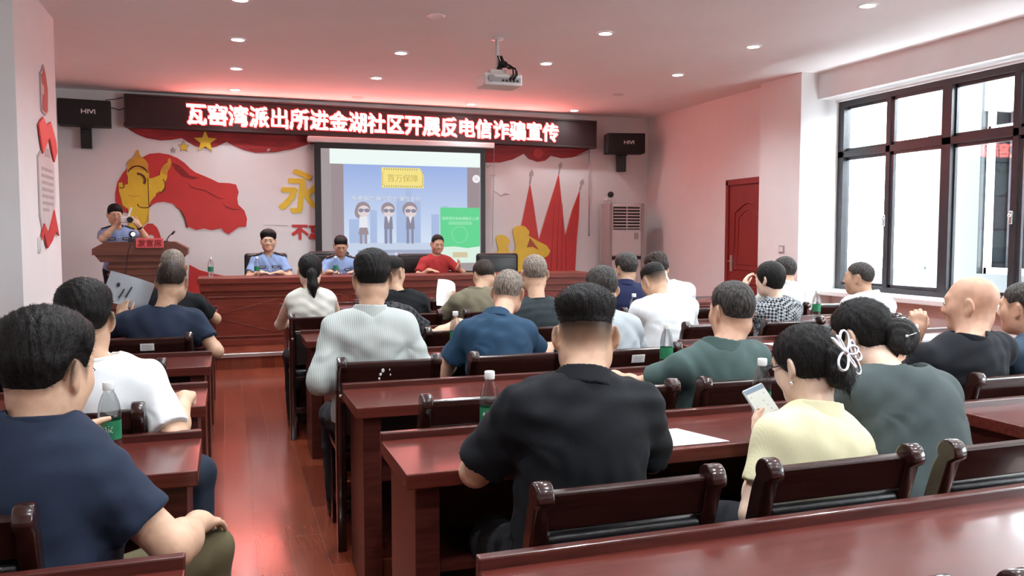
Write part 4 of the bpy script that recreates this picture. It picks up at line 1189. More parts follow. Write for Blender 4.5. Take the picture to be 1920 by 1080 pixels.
# ---- materials of people
def skin_mat(name, col):
    m, nt, b = new_mat(name)
    setp(b, Roughness=.48, Specular_IOR_Level=.4, Subsurface_Weight=.12, Subsurface_Scale=.01)
    b.inputs['Subsurface Radius'].default_value = (1, .35, .2)
    at = nt.nodes.new('ShaderNodeAttribute'); at.attribute_name = 'tint'
    tc = nt.nodes.new('ShaderNodeTexCoord'); n = nt.nodes.new('ShaderNodeTexNoise'); n.inputs['Scale'].default_value = 22; n.inputs['Detail'].default_value = 6
    nt.links.new(tc.outputs['Object'], n.inputs[0])
    r = nt.nodes.new('ShaderNodeValToRGB')
    r.color_ramp.elements[0].color = (col[0] * .86, col[1] * .80, col[2] * .78, 1); r.color_ramp.elements[1].color = (min(1, col[0] * 1.1), col[1] * 1.1, col[2] * 1.1, 1)
    r.color_ramp.elements[0].position = .3; r.color_ramp.elements[1].position = .7
    nt.links.new(n.outputs[0], r.inputs[0])
    mx = nt.nodes.new('ShaderNodeMixRGB'); mx.blend_type = 'MULTIPLY'; mx.inputs[0].default_value = 1
    nt.links.new(r.outputs[0], mx.inputs[1]); nt.links.new(at.outputs['Color'], mx.inputs[2])
    nt.links.new(mx.outputs[0], b.inputs['Base Color'])
    n2 = nt.nodes.new('ShaderNodeTexNoise'); n2.inputs['Scale'].default_value = 260
    nt.links.new(tc.outputs['Object'], n2.inputs[0])
    bp = nt.nodes.new('ShaderNodeBump'); bp.inputs['Strength'].default_value = .08; bp.inputs['Distance'].default_value = .003
    nt.links.new(n2.outputs[0], bp.inputs['Height']); nt.links.new(bp.outputs[0], b.inputs['Normal'])
    return m
SK = {'mid': skin_mat('skin_mid', (.62, .40, .275)), 'tan': skin_mat('skin_tan', (.52, .325, .215)), 'fair': skin_mat('skin_fair', (.70, .51, .395)), 'red': skin_mat('skin_ruddy', (.56, .335, .230))}
def hair_mat(name, c0, c1):
    m, nt, b = new_mat(name)
    setp(b, Roughness=.55, Specular_IOR_Level=.22)
    tc = nt.nodes.new('ShaderNodeTexCoord'); mp = nt.nodes.new('ShaderNodeMapping'); mp.inputs['Scale'].default_value = (1, 1, .25)
    n = nt.nodes.new('ShaderNodeTexNoise'); n.inputs['Scale'].default_value = 150; n.inputs['Detail'].default_value = 3
    nt.links.new(tc.outputs['Object'], mp.inputs[0]); nt.links.new(mp.outputs[0], n.inputs[0])
    r = nt.nodes.new('ShaderNodeValToRGB'); r.color_ramp.elements[0].color = (*c0, 1); r.color_ramp.elements[1].color = (*c1, 1)
    r.color_ramp.elements[0].position = .38; r.color_ramp.elements[1].position = .68
    nt.links.new(n.outputs[0], r.inputs[0]); nt.links.new(r.outputs[0], b.inputs['Base Color'])
    bp = nt.nodes.new('ShaderNodeBump'); bp.inputs['Strength'].default_value = .5; bp.inputs['Distance'].default_value = .006
    nt.links.new(n.outputs[0], bp.inputs['Height']); nt.links.new(bp.outputs[0], b.inputs['Normal'])
    return m
HM = {'black': hair_mat('black_hair', (.004, .0035, .0035), (.014, .012, .011)), 'pepper': hair_mat('salt_pepper_hair', (.016, .014, .013), (.075, .066, .060)),
      'grey': hair_mat('grey_hair', (.10, .08, .065), (.33, .27, .225)), 'brown': hair_mat('brown_hair', (.012, .008, .006), (.045, .028, .02))}
def cloth(name, col, rough=.85, pat=None):
    m = mat(name, col, rough, var=.07, scale=14, bump=.12, bscale=420, sheen=.03, spec=.15)
    nt = m.node_tree; b = nt.nodes['Principled BSDF']
    if pat:
        tc = nt.nodes.new('ShaderNodeTexCoord')
        mp = nt.nodes.new('ShaderNodeMapping'); nt.links.new(tc.outputs['Object'], mp.inputs[0])
        if pat[0] == 'stripe':
            w = nt.nodes.new('ShaderNodeTexWave'); w.inputs['Scale'].default_value = pat[2]; w.bands_direction = 'X'
        else:
            w = nt.nodes.new('ShaderNodeTexChecker'); w.inputs['Scale'].default_value = pat[2]
            mp.inputs['Rotation'].default_value = (.6, .5, .7)
        nt.links.new(mp.outputs[0], w.inputs[0])
        mx = nt.nodes.new('ShaderNodeMixRGB'); mx.inputs[1].default_value = (*col, 1); mx.inputs[2].default_value = (*pat[1], 1)
        nt.links.new(w.outputs['Fac'], mx.inputs[0]); nt.links.new(mx.outputs[0], b.inputs['Base Color'])
    return m
M['trouser'] = cloth('dark_trousers', (.018, .019, .024)); M['jeans'] = cloth('dark_jeans', (.02, .028, .045)); M['khaki'] = cloth('khaki_trousers', (.105, .085, .045))
M['eye'] = mat('eye_white', (.7, .68, .65), .2, var=.01); M['iris'] = mat('dark_iris', (.012, .008, .006), .15, var=.1)
M['shoe'] = mat('black_shoe', (.012, .011, .011), .35)

def unit(v):
    v = np.array(v, float); return v / max(np.linalg.norm(v), 1e-9)
def rotz(a): c, s = math.cos(a), math.sin(a); return np.array([[c, -s, 0], [s, c, 0], [0, 0, 1]])
def rotx(a): c, s = math.cos(a), math.sin(a); return np.array([[1, 0, 0], [0, c, -s], [0, s, c]])
def roty(a): c, s = math.cos(a), math.sin(a); return np.array([[c, 0, s], [0, 1, 0], [-s, 0, c]])

def ik(S, T, l1, l2, pole):
    d = T - S; L = np.linalg.norm(d)
    if L > (l1 + l2) * .995:
        T = S + d / L * (l1 + l2) * .995; d = T - S; L = np.linalg.norm(d)
    L = max(L, abs(l1 - l2) + .02)
    u = d / np.linalg.norm(d)
    a = (l1 * l1 - l2 * l2 + L * L) / (2 * L); h = math.sqrt(max(l1 * l1 - a * a, 0))
    p = np.array(pole, float); p = unit(p - u * (p @ u))
    return S + u * a + p * h, T

def hand_prims(wr, d, nrm, side, curl, s=1.0, spread=.06, thumb=.5):
    """wr wrist, d finger direction, nrm palm normal (towards the palm side), side +1 right / -1 left"""
    d = unit(d); nrm = unit(nrm - d * (np.array(nrm) @ d)); lat = np.cross(d, nrm) * side     # lat points to the thumb side
    out = []
    F = np.stack([lat, d, nrm], 1)
    out.append(ell(wr + d * .048 * s, (.041 * s, .054 * s, .0165 * s), F, .012))
    out.append(cap(wr - d * .015 * s, wr + d * .03 * s, .024 * s, .026 * s, .018))
    out.append(ell(wr + d * .035 * s + lat * .022 * s + nrm * .008 * s, (.018 * s, .032 * s, .016 * s), F, .012))
    for i, (off, L) in enumerate(((.029, .072), (.0098, .080), (-.0098, .074), (-.028, .058))):
        c_ = curl[i] if isinstance(curl, (list, tuple)) else curl
        p = wr + d * (.090 - .006 * abs(i - 1.2)) * s + lat * off * s
        out.append(cap(wr + d * .05 * s + lat * off * .8 * s, p, .0105 * s, .0102 * s, .008))
        dirn = unit(d + lat * spread * (1.3 - i)); n_ = nrm; ang = 0
        for j, fr in enumerate((.45, .31, .24)):
            ang += c_ * (.75, 1.0, .7)[j]
            dd = dirn * math.cos(ang) + n_ * math.sin(ang)
            q = p + dd * L * fr * s
            out.append(cap(p, q, (.0095, .0086, .0078)[j] * s, (.0086, .0078, .0066)[j] * s, .003))
            p = q
    p = wr + d * .022 * s + lat * .026 * s + nrm * .004 * s
    d1 = unit(lat * .75 + d * .75 + nrm * thumb)
    q = p + d1 * .040 * s; out.append(cap(p, q, .0135 * s, .0110 * s, .008))
    d2 = unit(lat * .25 + d * .95 + nrm * thumb * 1.2); p, q = q, q + d2 * .031 * s; out.append(cap(p, q, .0105 * s, .0095 * s, .003))
    d3 = unit(d * 1.0 + nrm * thumb * 1.4); p, q = q, q + d3 * .024 * s; out.append(cap(p, q, .0095 * s, .0075 * s, .003))
    return out

def head_prims(c, F, s, face=1.0, fat=1.0):
    def W(x, y, z): return c + F @ (np.array([x, y, z]) * s)
    E = lambda p, r, k=.02, R_=None, **kw: ell(W(*p), [q * s for q in r], F if R_ is None else F @ R_, k * s, **kw)
    Cp = lambda a, b, ra, rb, k=.015: cap(W(*a), W(*b), ra * s, rb * s, k * s)
    o = [E((0, -.012, .032), (.0745, .094, .084), .02), E((0, -.024, -.018), (.057, .056, .074), .03),
         E((0, .018, -.030), (.060 * fat, .070, .082), .04),
         E((0, .058, -.088), (.032 * fat, .028, .024), .035),
         E((-.042 * fat, .045, -.02), (.026, .032, .032), .03), E((.042 * fat, .045, -.02), (.026, .032, .032), .03),
         E((-.048 * fat, .005, -.065), (.02, .035, .03), .035), E((.048 * fat, .005, -.065), (.02, .035, .03), .035),
         Cp((-.034, .074, .030), (.034, .074, .030), .013, .013, .022),
         Cp((0, .082, .022), (0, .100, -.020), .0085, .0125, .014),
         E((-.013, .091, -.026), (.0095, .011, .009), .010), E((.013, .091, -.026), (.0095, .011, .009), .010)]
    for sx_ in (-1, 1):
        o.append(E((sx_ * .0315, .098, .010), (.0175, .016, .011), .016, cut=True))
        o.append(E((sx_ * .0315, .075, .008), (.0165, .0145, .0125), .006))
    o += [E((0, .084, -.054), (.021, .012, .0065), .007), E((0, .082, -.064), (.018, .012, .0065), .007),
          E((0, .099, -.0592), (.022, .010, .0018), .004, cut=True)]
    for sx_ in (-1, 1):
        R_ = rotz(sx_ * .50) @ rotx(-.18)
        o.append(E((sx_ * .085, -.016, -.002), (.0085, .0195, .0315), .008, R_))
        o.append(E((sx_ * .080, -.006, -.028), (.008, .012, .015), .010, R_))
        o.append(E((sx_ * .096, -.008, .002), (.0085, .0125, .021), .005, R_, cut=True))
    return o, W

HAIRLINES = {   # front z, temple z, sideburn z, above-ear z, nape z
 'short': (.066, .048, -.012, .026, -.040), 'crew': (.070, .055, .010, .030, -.028), 'fade': (.070, .055, .030, .046, .028),
 'receding': (.100, .080, .005, .028, -.036), 'balding': (.125, .100, .012, .030, -.036), 'full': (.058, .042, -.025, .012, -.066)}
def rest_h(style, q):
    f, t, sb, ea, na = HAIRLINES[style]
    return np.interp(q, [-.11, -.06, -.03, -.012, .012, .030, .045, .062, .078, .10], [na, na, na * .6 + ea * .4, ea, ea * .75 + sb * .25, sb, t * .75, t, f, f])

def strands(rng, V, Nn, n, L, wdt, droop, F, up_flow):
    """thin tapering hair blades rooted on the hair surface"""
    i = rng.randint(0, len(V), n)
    p = V[i]; nn = Nn[i]
    flow = np.array(up_flow)[None] + rng.normal(0, .35, (n, 3))
    flow = flow - nn * (flow * nn).sum(1)[:, None]
    flow /= np.maximum(np.linalg.norm(flow, axis=1), 1e-6)[:, None]
    d = nn * rng.uniform(.15, .6, (n, 1)) + flow
    d /= np.linalg.norm(d, axis=1)[:, None]
    L_ = L * rng.uniform(.5, 1.2, (n, 1))
    p0 = p - nn * .003; p1 = p + d * L_ * .5; p2 = p + d * L_ + np.array([0, 0, -droop]) * L_
    sd = np.cross(d, nn); sd /= np.maximum(np.linalg.norm(sd, axis=1), 1e-6)[:, None]
    w = wdt
    Vv = np.concatenate([p0 - sd * w, p0 + sd * w, p1 - sd * w * .8, p1 + sd * w * .8, p2 - sd * w * .15, p2 + sd * w * .15])
    a = np.arange(n)
    Q = np.concatenate([np.stack([a, a + n, a + 3 * n, a + 2 * n], 1), np.stack([a + 2 * n, a + 3 * n, a + 5 * n, a + 4 * n], 1)])
    return Vv, Q

def vnormals(V, F):
    n = np.zeros_like(V)
    fn = np.cross(V[F[:, 2]] - V[F[:, 0]], V[F[:, 3]] - V[F[:, 1]])
    for k in range(4): np.add.at(n, F[:, k], fn)
    return n / np.maximum(np.linalg.norm(n, axis=1), 1e-9)[:, None]

def folds(P, rng, amp, dirv=None, n=7, wl=(.05, .14)):
    o = np.zeros(P.shape[:-1], np.float32)
    for _ in range(n):
        k = unit(rng.normal(0, 1, 3) * np.array([1, .7, 1.0])) * 2 * PI / rng.uniform(*wl)
        k2 = unit(rng.normal(0, 1, 3)) * 2 * PI / .35
        ph = P @ k.astype(np.float32) + 1.5 * np.sin(P @ k2.astype(np.float32)) + rng.uniform(0, 6)
        o += np.sin(ph) * np.clip(.5 + .7 * np.sin(P @ (k2 * .8).astype(np.float32) + rng.uniform(0, 6)), 0, 1)
    return o * amp / n * 1.6

def person(name, hip, S, hd, label, hyaw=0, hpitch=8, hroll=0, yaw=0, skin='mid', hair='short', hcol='black', hth=.011, shirt=None, pants='trouser',
           fat=1.0, belly=1.0, size=.95, sw=.150, hs=.97, hfat=1.0, R_=None, L_=None, knees=None, stand=False, q=2, face=False, seed=0, extra=None, legs=True, armr=1.0, neckr=1.0, strand=0):
    """q 0 far, 1 middle, 2 near; all points in world metres"""
    rng = np.random.RandomState(seed + 11)
    hb = (.0085, .0068, .0052)[q]; hc = (.011, .0085, .0068)[q]; hh = (.0075, .0058, .0040)[q]
    hip, S, hd = np.array(hip, float), np.array(S, float) - np.array([0, 0, .018]), np.array(hd, float)
    B = rotz(R(yaw)); rt, fw = B[:, 0], B[:, 1]
    up = unit(S - hip)
    rt = unit(rt - up * (rt @ up)); fwd = np.cross(up, rt)
    FT = np.stack([rt, fwd, up], 1)
    FH = rotz(R(hyaw)) @ rotx(-R(hpitch)) @ roty(R(hroll))
    z = size
    # torso
    Ls = np.linalg.norm(S - hip)
    def T(t, x=0, y=0): return hip + (S - hip) * t + rt * x + fwd * y
    f_ = fat
    torso = [ell(T(.02), (.165 * f_ * z, .125 * f_ * z, .13 * z), FT, .05),
             ell(T(.32, 0, .02 * belly), (.150 * f_ * z, .118 * f_ * belly * z, .17 * z), FT, .06),
             ell(T(.66, 0, .0), (.152 * (f_ * .5 + .5) * z, .112 * (f_ * .6 + .4) * z, .20 * z), FT, .06),
             ell(T(.80, 0, -.015), (.150 * z, .095 * (f_ * .5 + .5) * z, .13 * z), FT, .05)]
    sh = {}; el = {}; wr = {}
    for s_, nm in ((1, 'R'), (-1, 'L')): sh[nm] = S + rt * s_ * sw - up * .026
    for nm, spec in (('R', R_), ('L', L_)):
        if spec and 'sh' in spec: sh[nm] = np.array(spec['sh'], float)
    nb = S + up * .035 - fwd * .012
    nt_ = hd + FH @ (np.array([0, -.020, -.055]) * hs)
    torso += [cap(sh['R'] - rt * .01, sh['L'] + rt * .01, (.052) * z, None, .05),
              cap(nb + rt * .03 - up * .022, sh['R'] - rt * .02 + up * .006, .044 * z, .040 * z, .05), cap(nb - rt * .03 - up * .022, sh['L'] + rt * .02 + up * .006, .044 * z, .040 * z, .05)]
    neck = [cap(nb - up * .05, nt_, .060 * neckr * z, .054 * neckr * z, .025), cap(nt_ - fwd * .0, hd + FH @ (np.array([0, .02, -.06]) * hs), .05 * neckr * z, .045 * z, .02)]
    lu, lf = .275 * z, .235 * z
    arms = {}; hands = []
    for s_, nm, spec in ((1, 'R', R_), (-1, 'L', L_)):
        d = dict(w=hip + fw * .40 * z + rt * s_ * .11 + V3(0, 0, 0), pole=rt * s_ * .7 - V3(0, 0, 1) * .8 - fw * .2, d=fw * .8 - rt * s_ * .5, n=V3(0, 0, -1), curl=.22, th=.2)
        d['w'] = np.array([d['w'][0], d['w'][1], .785 if not stand else 1.2])
        if spec: d.update({k: (np.array(v, float) if k in ('w', 'pole', 'd', 'n') else v) for k, v in spec.items()})
        if 'el' in d:
            e = np.array(d['el'], float); e = sh[nm] + unit(e - sh[nm]) * min(max(np.linalg.norm(e - sh[nm]), .22), .31); w = d['w']; lw = np.linalg.norm(w - e)
            w = e + unit(w - e) * min(max(lw, .19), .27)
        else: e, w = ik(sh[nm], d['w'], lu, lf, d['pole'])
        el[nm], wr[nm] = e, w
        a = armr * z
        arms[nm] = [cap(sh[nm], e, .0475 * a, .040 * a, .03), cap(e, e + (w - e) * .35, .041 * a, .042 * a, .02), cap(e + (w - e) * .3, w, .042 * a, .0265 * z, .02)]
        hands += hand_prims(w, d['d'], d['n'], s_, d['curl'], .96 * z, thumb=d['th'])
        hands.append(cap(w, w + unit(d['d']) * .02, .026 * z, .025 * z, .02))
    # legs
    lg = []; feet = []; tz = .47 if not stand else None
    hj = {}
    for i, s_ in enumerate((1, -1)):
        h_ = hip + B[:, 0] * s_ * .085 * z - V3(0, 0, .01)
        if stand: k_ = h_ + V3(0, 0, -.40) + fw * .02; a_ = np.array([k_[0], k_[1], .165 + .08])
        else:
            k_ = h_ + fw * .40 * z + B[:, 0] * s_ * .04; k_[2] = .50
            if knees and knees[i] is not None: k_ = np.array(knees[i], float)
            a_ = np.array([k_[0], k_[1], (.165 if hip[2] > .6 else 0) + .09]) + fw * (-.04) * 1
        lg += [cap(h_, k_, .082 * fat * z, .060 * z, .04), cap(k_, a_, .058 * z, .042 * z, .03)]
        feet.append((a_, fw))
    hp, W = head_prims(hd, FH, hs, fat=hfat)
    # ---- skin: one continuous surface
    pts = [p for g_ in (torso, neck, arms['R'], arms['L'], hands, hp) for p in g_]
    lo = np.min([p.bounds()[0] for p in pts], 0) - .03; hi = np.max([p.bounds()[1] for p in pts], 0) + .03
    if stand or not legs: pass
    g = Grid(lo, hi, hb)
    union(g, torso, -.016)
    union(g, neck + arms['R'] + arms['L'])
    union(g, hands)
    union(g, hp)
    origin = np.array([hip[0], hip[1], 0.0])
    V, Fq = surface_nets(g)
    # pigment: lips and close-cropped scalp
    ql = ((V - hd) @ FH) / hs
    tint = np.ones((len(V), 4))
    lp = np.exp(-(((ql[:, 0] / .022) ** 2) + ((ql[:, 2] + .0592) / .010) ** 2)) * (ql[:, 1] > .07)
    tint[:, 1] -= .42 * lp; tint[:, 2] -= .40 * lp
    style = hair
    if hair in ('fade', 'crew', 'balding', 'short', 'receding'):
        hl = rest_h('short', ql[:, 1])
        on = np.clip((ql[:, 2] - hl + .012) / (.075 if hair == 'fade' else .03), 0, 1) ** .8 * (np.linalg.norm(ql, axis=1) < .16) * (ql[:, 2] > -.07)
        if hair == 'balding' or hair == 'receding': on = on * np.clip((.085 - ql[:, 2]) / .03, 0, 1) * .7
        k = (.955 if hair == 'fade' else .74) if hcol in ('black', 'brown') else .45
        for c_ in range(3): tint[:, c_] *= 1 - on * (k + .02 * c_)
    body = np_mesh('person', [(V, Fq, 0)], [SK[skin]], None, origin, tint)
    tag(body, label, 'person', None)
    # ---- hair
    def hairgrid(ext=.0, low=-.14, back=.0):
        r = .16 * hs
        lo_ = hd - np.array([r + ext, r + ext, r + ext - 0]); hi_ = hd + r + ext
        lo_[2] += min(0, low + .14)
        return Grid(lo_, hi_, hh)
    if hair != 'bald':
        g = hairgrid(.02)
        P = g.all(); qh = ((P - hd.astype(np.float32)) @ FH.astype(np.float32)) / hs
        st = {'ponytail': 'full', 'bun': 'full', 'updo': 'full', 'bob': 'full', 'curly': 'short'}.get(hair, hair)
        hl = rest_h(st, qh[..., 1]).astype(np.float32)
        if hair == 'bob':
            hl = np.interp(qh[..., 1], [-.12, -.03, .03, .05, .07, .09], [-.085, -.085, -.07, .0, .05, .055]).astype(np.float32)
        if hair == 'updo':
            hl = np.interp(qh[..., 1], [-.12, -.03, .02, .045, .065, .09], [-.052, -.045, -.012, .015, .05, .062]).astype(np.float32)
        r = np.array([.0745, .094, .084], np.float32)
        q0 = qh - np.array([0, -.012, .032], np.float32)
        k0 = np.linalg.norm(q0 / r, axis=-1); k1 = np.linalg.norm(q0 / (r * r), axis=-1)
        d = k0 * (k0 - 1) / np.maximum(k1, 1e-6)
        q1 = qh - np.array([0, -.024, -.018], np.float32); r1 = np.array([.058, .057, .075], np.float32)
        k0 = np.linalg.norm(q1 / r1, axis=-1); k1 = np.linalg.norm(q1 / (r1 * r1), axis=-1)
        d = smin(d, k0 * (k0 - 1) / np.maximum(k1, 1e-6), .03)
        up_ = np.clip((qh[..., 2] - hl) / {'fade': .07, 'short': .075, 'crew': .06}.get(hair, .05), 0, 1); up_ = up_ * up_ * (3 - 2 * up_)
        th = .0015 + hth * up_ + (hth * .9) * np.clip((qh[..., 2] - .045) / .06, 0, 1)
        if hair in ('bob', 'updo', 'bun', 'ponytail'): th = hth * (.75 + .25 * up_)
        ph = 1 if hair != 'curly' else 3.2
        nz = (np.sin(qh[..., 0] * 310 + 3 * np.sin(qh[..., 1] * 60) + qh[..., 2] * 80) * .0005 + np.sin(qh[..., 1] * 220 + qh[..., 0] * 190 + 2 * np.sin(qh[..., 2] * 50)) * .0007) * ph * 1.3
        d = d - th - nz * np.clip(up_ + .3, 0, 1)
        d = smax(d, hl - qh[..., 2] + nz * 2, .008)
        if hair == 'balding':
            crown = np.hypot(qh[..., 0] / .055, (qh[..., 1] - .03) / .085) - 1
            d = smax(d, -crown * .05, .012)
        if hair == 'receding':
            d = smax(d, .052 - np.abs(qh[..., 0]) * .2 - (.095 - qh[..., 1]) * 1.0 , .012) if False else d
        d *= hs
        g.v = d.astype(np.float32)
        for s_ in (-1, 1):
            if hair not in ('bob', 'updo'):
                e_ = ell(W(s_ * .082, -.008, -.004), (.020 * hs, .026 * hs, .036 * hs), FH, .006, cut=True); union(g, [e_])
        parts = [surface_nets(g)]
        mats_ = [HM[hcol]]
        hp_ = [(parts[0][0], parts[0][1], 0)]
        if len(parts[0][0]) and strand:
            nn = vnormals(*parts[0])
            sv, sq = strands(rng, parts[0][0], nn, strand, {'bob': .016, 'bun': .018, 'updo': .016, 'ponytail': .016}.get(hair, .008 if hth < .012 else .012) * hs, .0005, .15, FH, FH @ V3(0, -.5, -.35) if hair not in ('crew', 'fade', 'short') else FH @ V3(0, .3, .9))
            hp_.append((sv, sq, 0))
        if hair in ('ponytail', 'bun', 'updo'):
            lo_, hi_ = hd - .30, hd + .2
            g2 = Grid(lo_, hi_, hh)
            if hair == 'ponytail':
                pr = [cap(W(0, -.10, .0), W(0, -.132, -.03), .022, .030, .02), cap(W(0, -.132, -.03), W(.005, -.135, -.12), .033, .036, .02), cap(W(.005, -.135, -.12), W(.012, -.115, -.21), .034, .010, .02)]
            elif hair == 'bun':
                pr = [ell(W(.03, -.130, -.035), (.058, .052, .055), FH, .02), ell(W(.055, -.115, -.06), (.035, .04, .04), FH, .02), cap(W(0, -.08, .02), W(.02, -.13, -.02), .035, .03, .03), ell(W(-.01, -.135, -.06), (.035, .03, .035), FH, .02)]
            else:
                pr = [ell(W(.012, -.108, -.030), (.048, .036, .062), FH, .02), cap(W(.03, -.105, .02), W(.045, -.10, -.065), .022, .014, .02), cap(W(-.015, -.11, .02), W(-.012, -.098, -.055), .02, .014, .02), cap(W(.045, -.095, -.05), W(.060, -.085, -.115), .016, .004, .01)]
            union(g2, pr)
            P2 = g2.all(); q2 = ((P2 - hd.astype(np.float32)) @ FH.astype(np.float32))
            g2.v += (np.sin(q2[..., 0] * 260 + q2[..., 1] * 120 + 3 * np.sin(q2[..., 2] * 40)) * .0018).astype(np.float32)
            v2, f2 = surface_nets(g2)
            hp_.append((v2, f2, 0))
            if strand:
                sv, sq = strands(rng, v2, vnormals(v2, f2), strand // 6, .018, .0005, .4, FH, FH @ V3(.1, -.1, -1)); hp_.append((sv, sq, 0))
        hp_ = [p for p in hp_ if len(p[0])]
        if hp_: np_mesh('hair', hp_, mats_, body, origin)
    # ---- face details
    if face:
        for s_ in (-1, 1):
            b_ = MB(); b_.ball((0, 0, 0), (.0135 * hs, .0055 * hs, .0056 * hs), 14, 8)
            e_ = b_.build('eye', M['eye'], body); Mx = Matrix(FH.tolist()).to_4x4(); Mx.translation = Vector(W(s_ * .0315, .0872, .0075) - origin); e_.matrix_local = Mx
            b_ = MB(); b_.ball((0, .0035 * hs, -.0005), (.0054 * hs, .0034 * hs, .0054 * hs), 12, 8); b_.tube([(-.0145 * hs, .001, .001), (-.006 * hs, .0052, .0052 * hs), (.006 * hs, .0052, .0054 * hs), (.0145 * hs, .001, .001)], .0012, 5)
            b_.build('iris', M['iris'], e_)
            b_ = MB(); b_.tube([W(s_ * .012, .0915, .027) - origin, W(s_ * .026, .0905, .0325) - origin, W(s_ * .040, .0815, .031) - origin, W(s_ * .050, .070, .025) - origin], [.002, .0035, .0032, .0012], 6)
            b_.build('eyebrow', HM[hcol], body)
    # ---- shirt
    sp = dict(mat=M['trouser'], sleeve='short', collar='crew', infl=.014, fold=.006, len=.62)
    sp.update(shirt or {})
    sl = []
    ends = {}
    for s_, nm in ((1, 'R'), (-1, 'L')):
        if sp['sleeve'] == 'none': continue
        if sp['sleeve'] == 'short':
            e = sh[nm] + (el[nm] - sh[nm]) * sp['len']; ax = unit(el[nm] - sh[nm])
            sl.append(cap(sh[nm], e + ax * .03, .049 * armr * z, .056 * armr * z, .035)); ends[nm] = (e, ax)
        else:
            w = el[nm] + (wr[nm] - el[nm]) * .95
            sl += [cap(sh[nm], el[nm], .049 * armr * z, .044 * armr * z, .035), cap(el[nm], w, .046 * z, .034 * z, .03)]; ends[nm] = (w, unit(wr[nm] - el[nm]))
    tp = [p for p in torso]
    if sp['sleeve'] == 'none': tp[4] = cap(sh['R'] - rt * .05, sh['L'] + rt * .05, .05 * z, None, .05)
    pts = tp + sl
    lo = np.min([p.bounds()[0] for p in pts], 0) - .05; hi = np.max([p.bounds()[1] for p in pts], 0) + .05
    zc = hip[2] - .07
    lo[2] = max(lo[2], zc - .03)
    g = Grid(lo, hi, hc)
    union(g, tp, sp['infl'])
    P = None
    for nm, (e, ax) in ends.items():
        g2 = Grid(lo, hi, hc)
        mine = [p for p in sl if (np.linalg.norm(p.a - sh[nm]) < 1e-6 or np.linalg.norm(p.a - el[nm]) < 1e-6)]
        union(g2, mine, sp['infl'] * .85)
        if P is None: P = g.all()
        pl = (P - e.astype(np.float32)) @ ax.astype(np.float32)
        near = np.linalg.norm(P - e.astype(np.float32), axis=-1) < .13
        g2.v = np.where(near, np.maximum(g2.v, pl), g2.v)
        g.v = smin(g.v, g2.v, .035)
        g.v = np.where(near & (pl > -.002) & (g2.v < .05), np.maximum(g.v, np.where(g.v < .0, pl, g.v)), g.v) if False else g.v
    if P is None: P = g.all()
    g.v += folds(P, rng, sp['fold'] * 1.15).astype(np.float32)
    # creases pulled from the armpits
    for nm in ('R', 'L'):
        c_ = (sh[nm] - up * .07).astype(np.float32); rr = np.linalg.norm(P - c_, axis=-1)
        ang = np.arctan2((P - c_) @ up.astype(np.float32), (P - c_) @ rt.astype(np.float32))
        g.v += (np.sin(ang * 7 + 1.3 + 2 * np.sin(rr * 40)) * np.exp(-((rr - .12) / .05) ** 2) * np.clip(.3 - np.sin(ang), 0, 1) * sp['fold'] * .35).astype(np.float32)
    g.v = np.maximum(g.v, zc - P[..., 2])
    nr = .060 * neckr * z
    cut = [cap(nb - up * .015 - fwd * .0, nb + up * .12, nr + .004, nr + .008, .006, cut=True)]
    if sp['collar'] in ('polo', 'shirt'): cut.append(cap(nb + fwd * .05 - up * .055, nb + fwd * .06 + up * .05, .010, .040, .01, cut=True))
    if sp['collar'] == 'wide': cut = [cap(nb - up * .012, nb + up * .12, nr + .028, nr + .05, .006, cut=True)]
    if sp['collar'] != 'mock': union(g, cut)
    v, fq = surface_nets(g); v_shirt = v
    shirt_o = np_mesh('shirt', [(v, fq, 0)], [sp['mat']], body, origin)
    if sp['collar'] in ('polo', 'shirt', 'mock', 'crew'):
        hgt = {'polo': .040, 'shirt': .044, 'mock': .050, 'crew': .016}[sp['collar']]
        lo = nb - .14; hi = nb + .16
        g = Grid(lo, hi, min(hc, .0055) if q else .008)
        P = g.all()
        ax = unit(up * .94 - fwd * .05 + unit(nt_ - nb) * .5)
        b0 = nb + up * .002
        qv = P - b0.astype(np.float32); t = qv @ ax.astype(np.float32); rad = np.linalg.norm(qv - t[..., None] * ax.astype(np.float32), axis=-1)
        fy = qv @ fwd.astype(np.float32)
        base = -np.clip(fy, -.02, .2) * .30 + (.004 if sp['collar'] == 'crew' else .0)
        Rr = nr + .010 + .012 * np.clip((hgt - t) / hgt, 0, 1.6)
        if sp['collar'] == 'crew': Rr = Rr * 0 + nr + .009
        wall_ = np.abs(rad - Rr) - ((.0050 if q else .0065) + (.0035 if sp['collar'] == 'crew' else 0))
        d = np.maximum(np.maximum(wall_, t - (base + hgt)), base - .012 - t)
        if sp['collar'] in ('polo', 'shirt'):
            xx = np.abs(qv @ rt.astype(np.float32)); gap = .012 + np.clip(-(t - base - hgt * .2), -.05, .05) * -.35
            d = np.maximum(d, np.where(fy > 0, gap - xx, -1))
        g.v = d.astype(np.float32)
        v, fq = surface_nets(g)
        if len(v): np_mesh('collar', [(v, fq, 0)], [sp.get('cmat', sp['mat'])], shirt_o, origin)
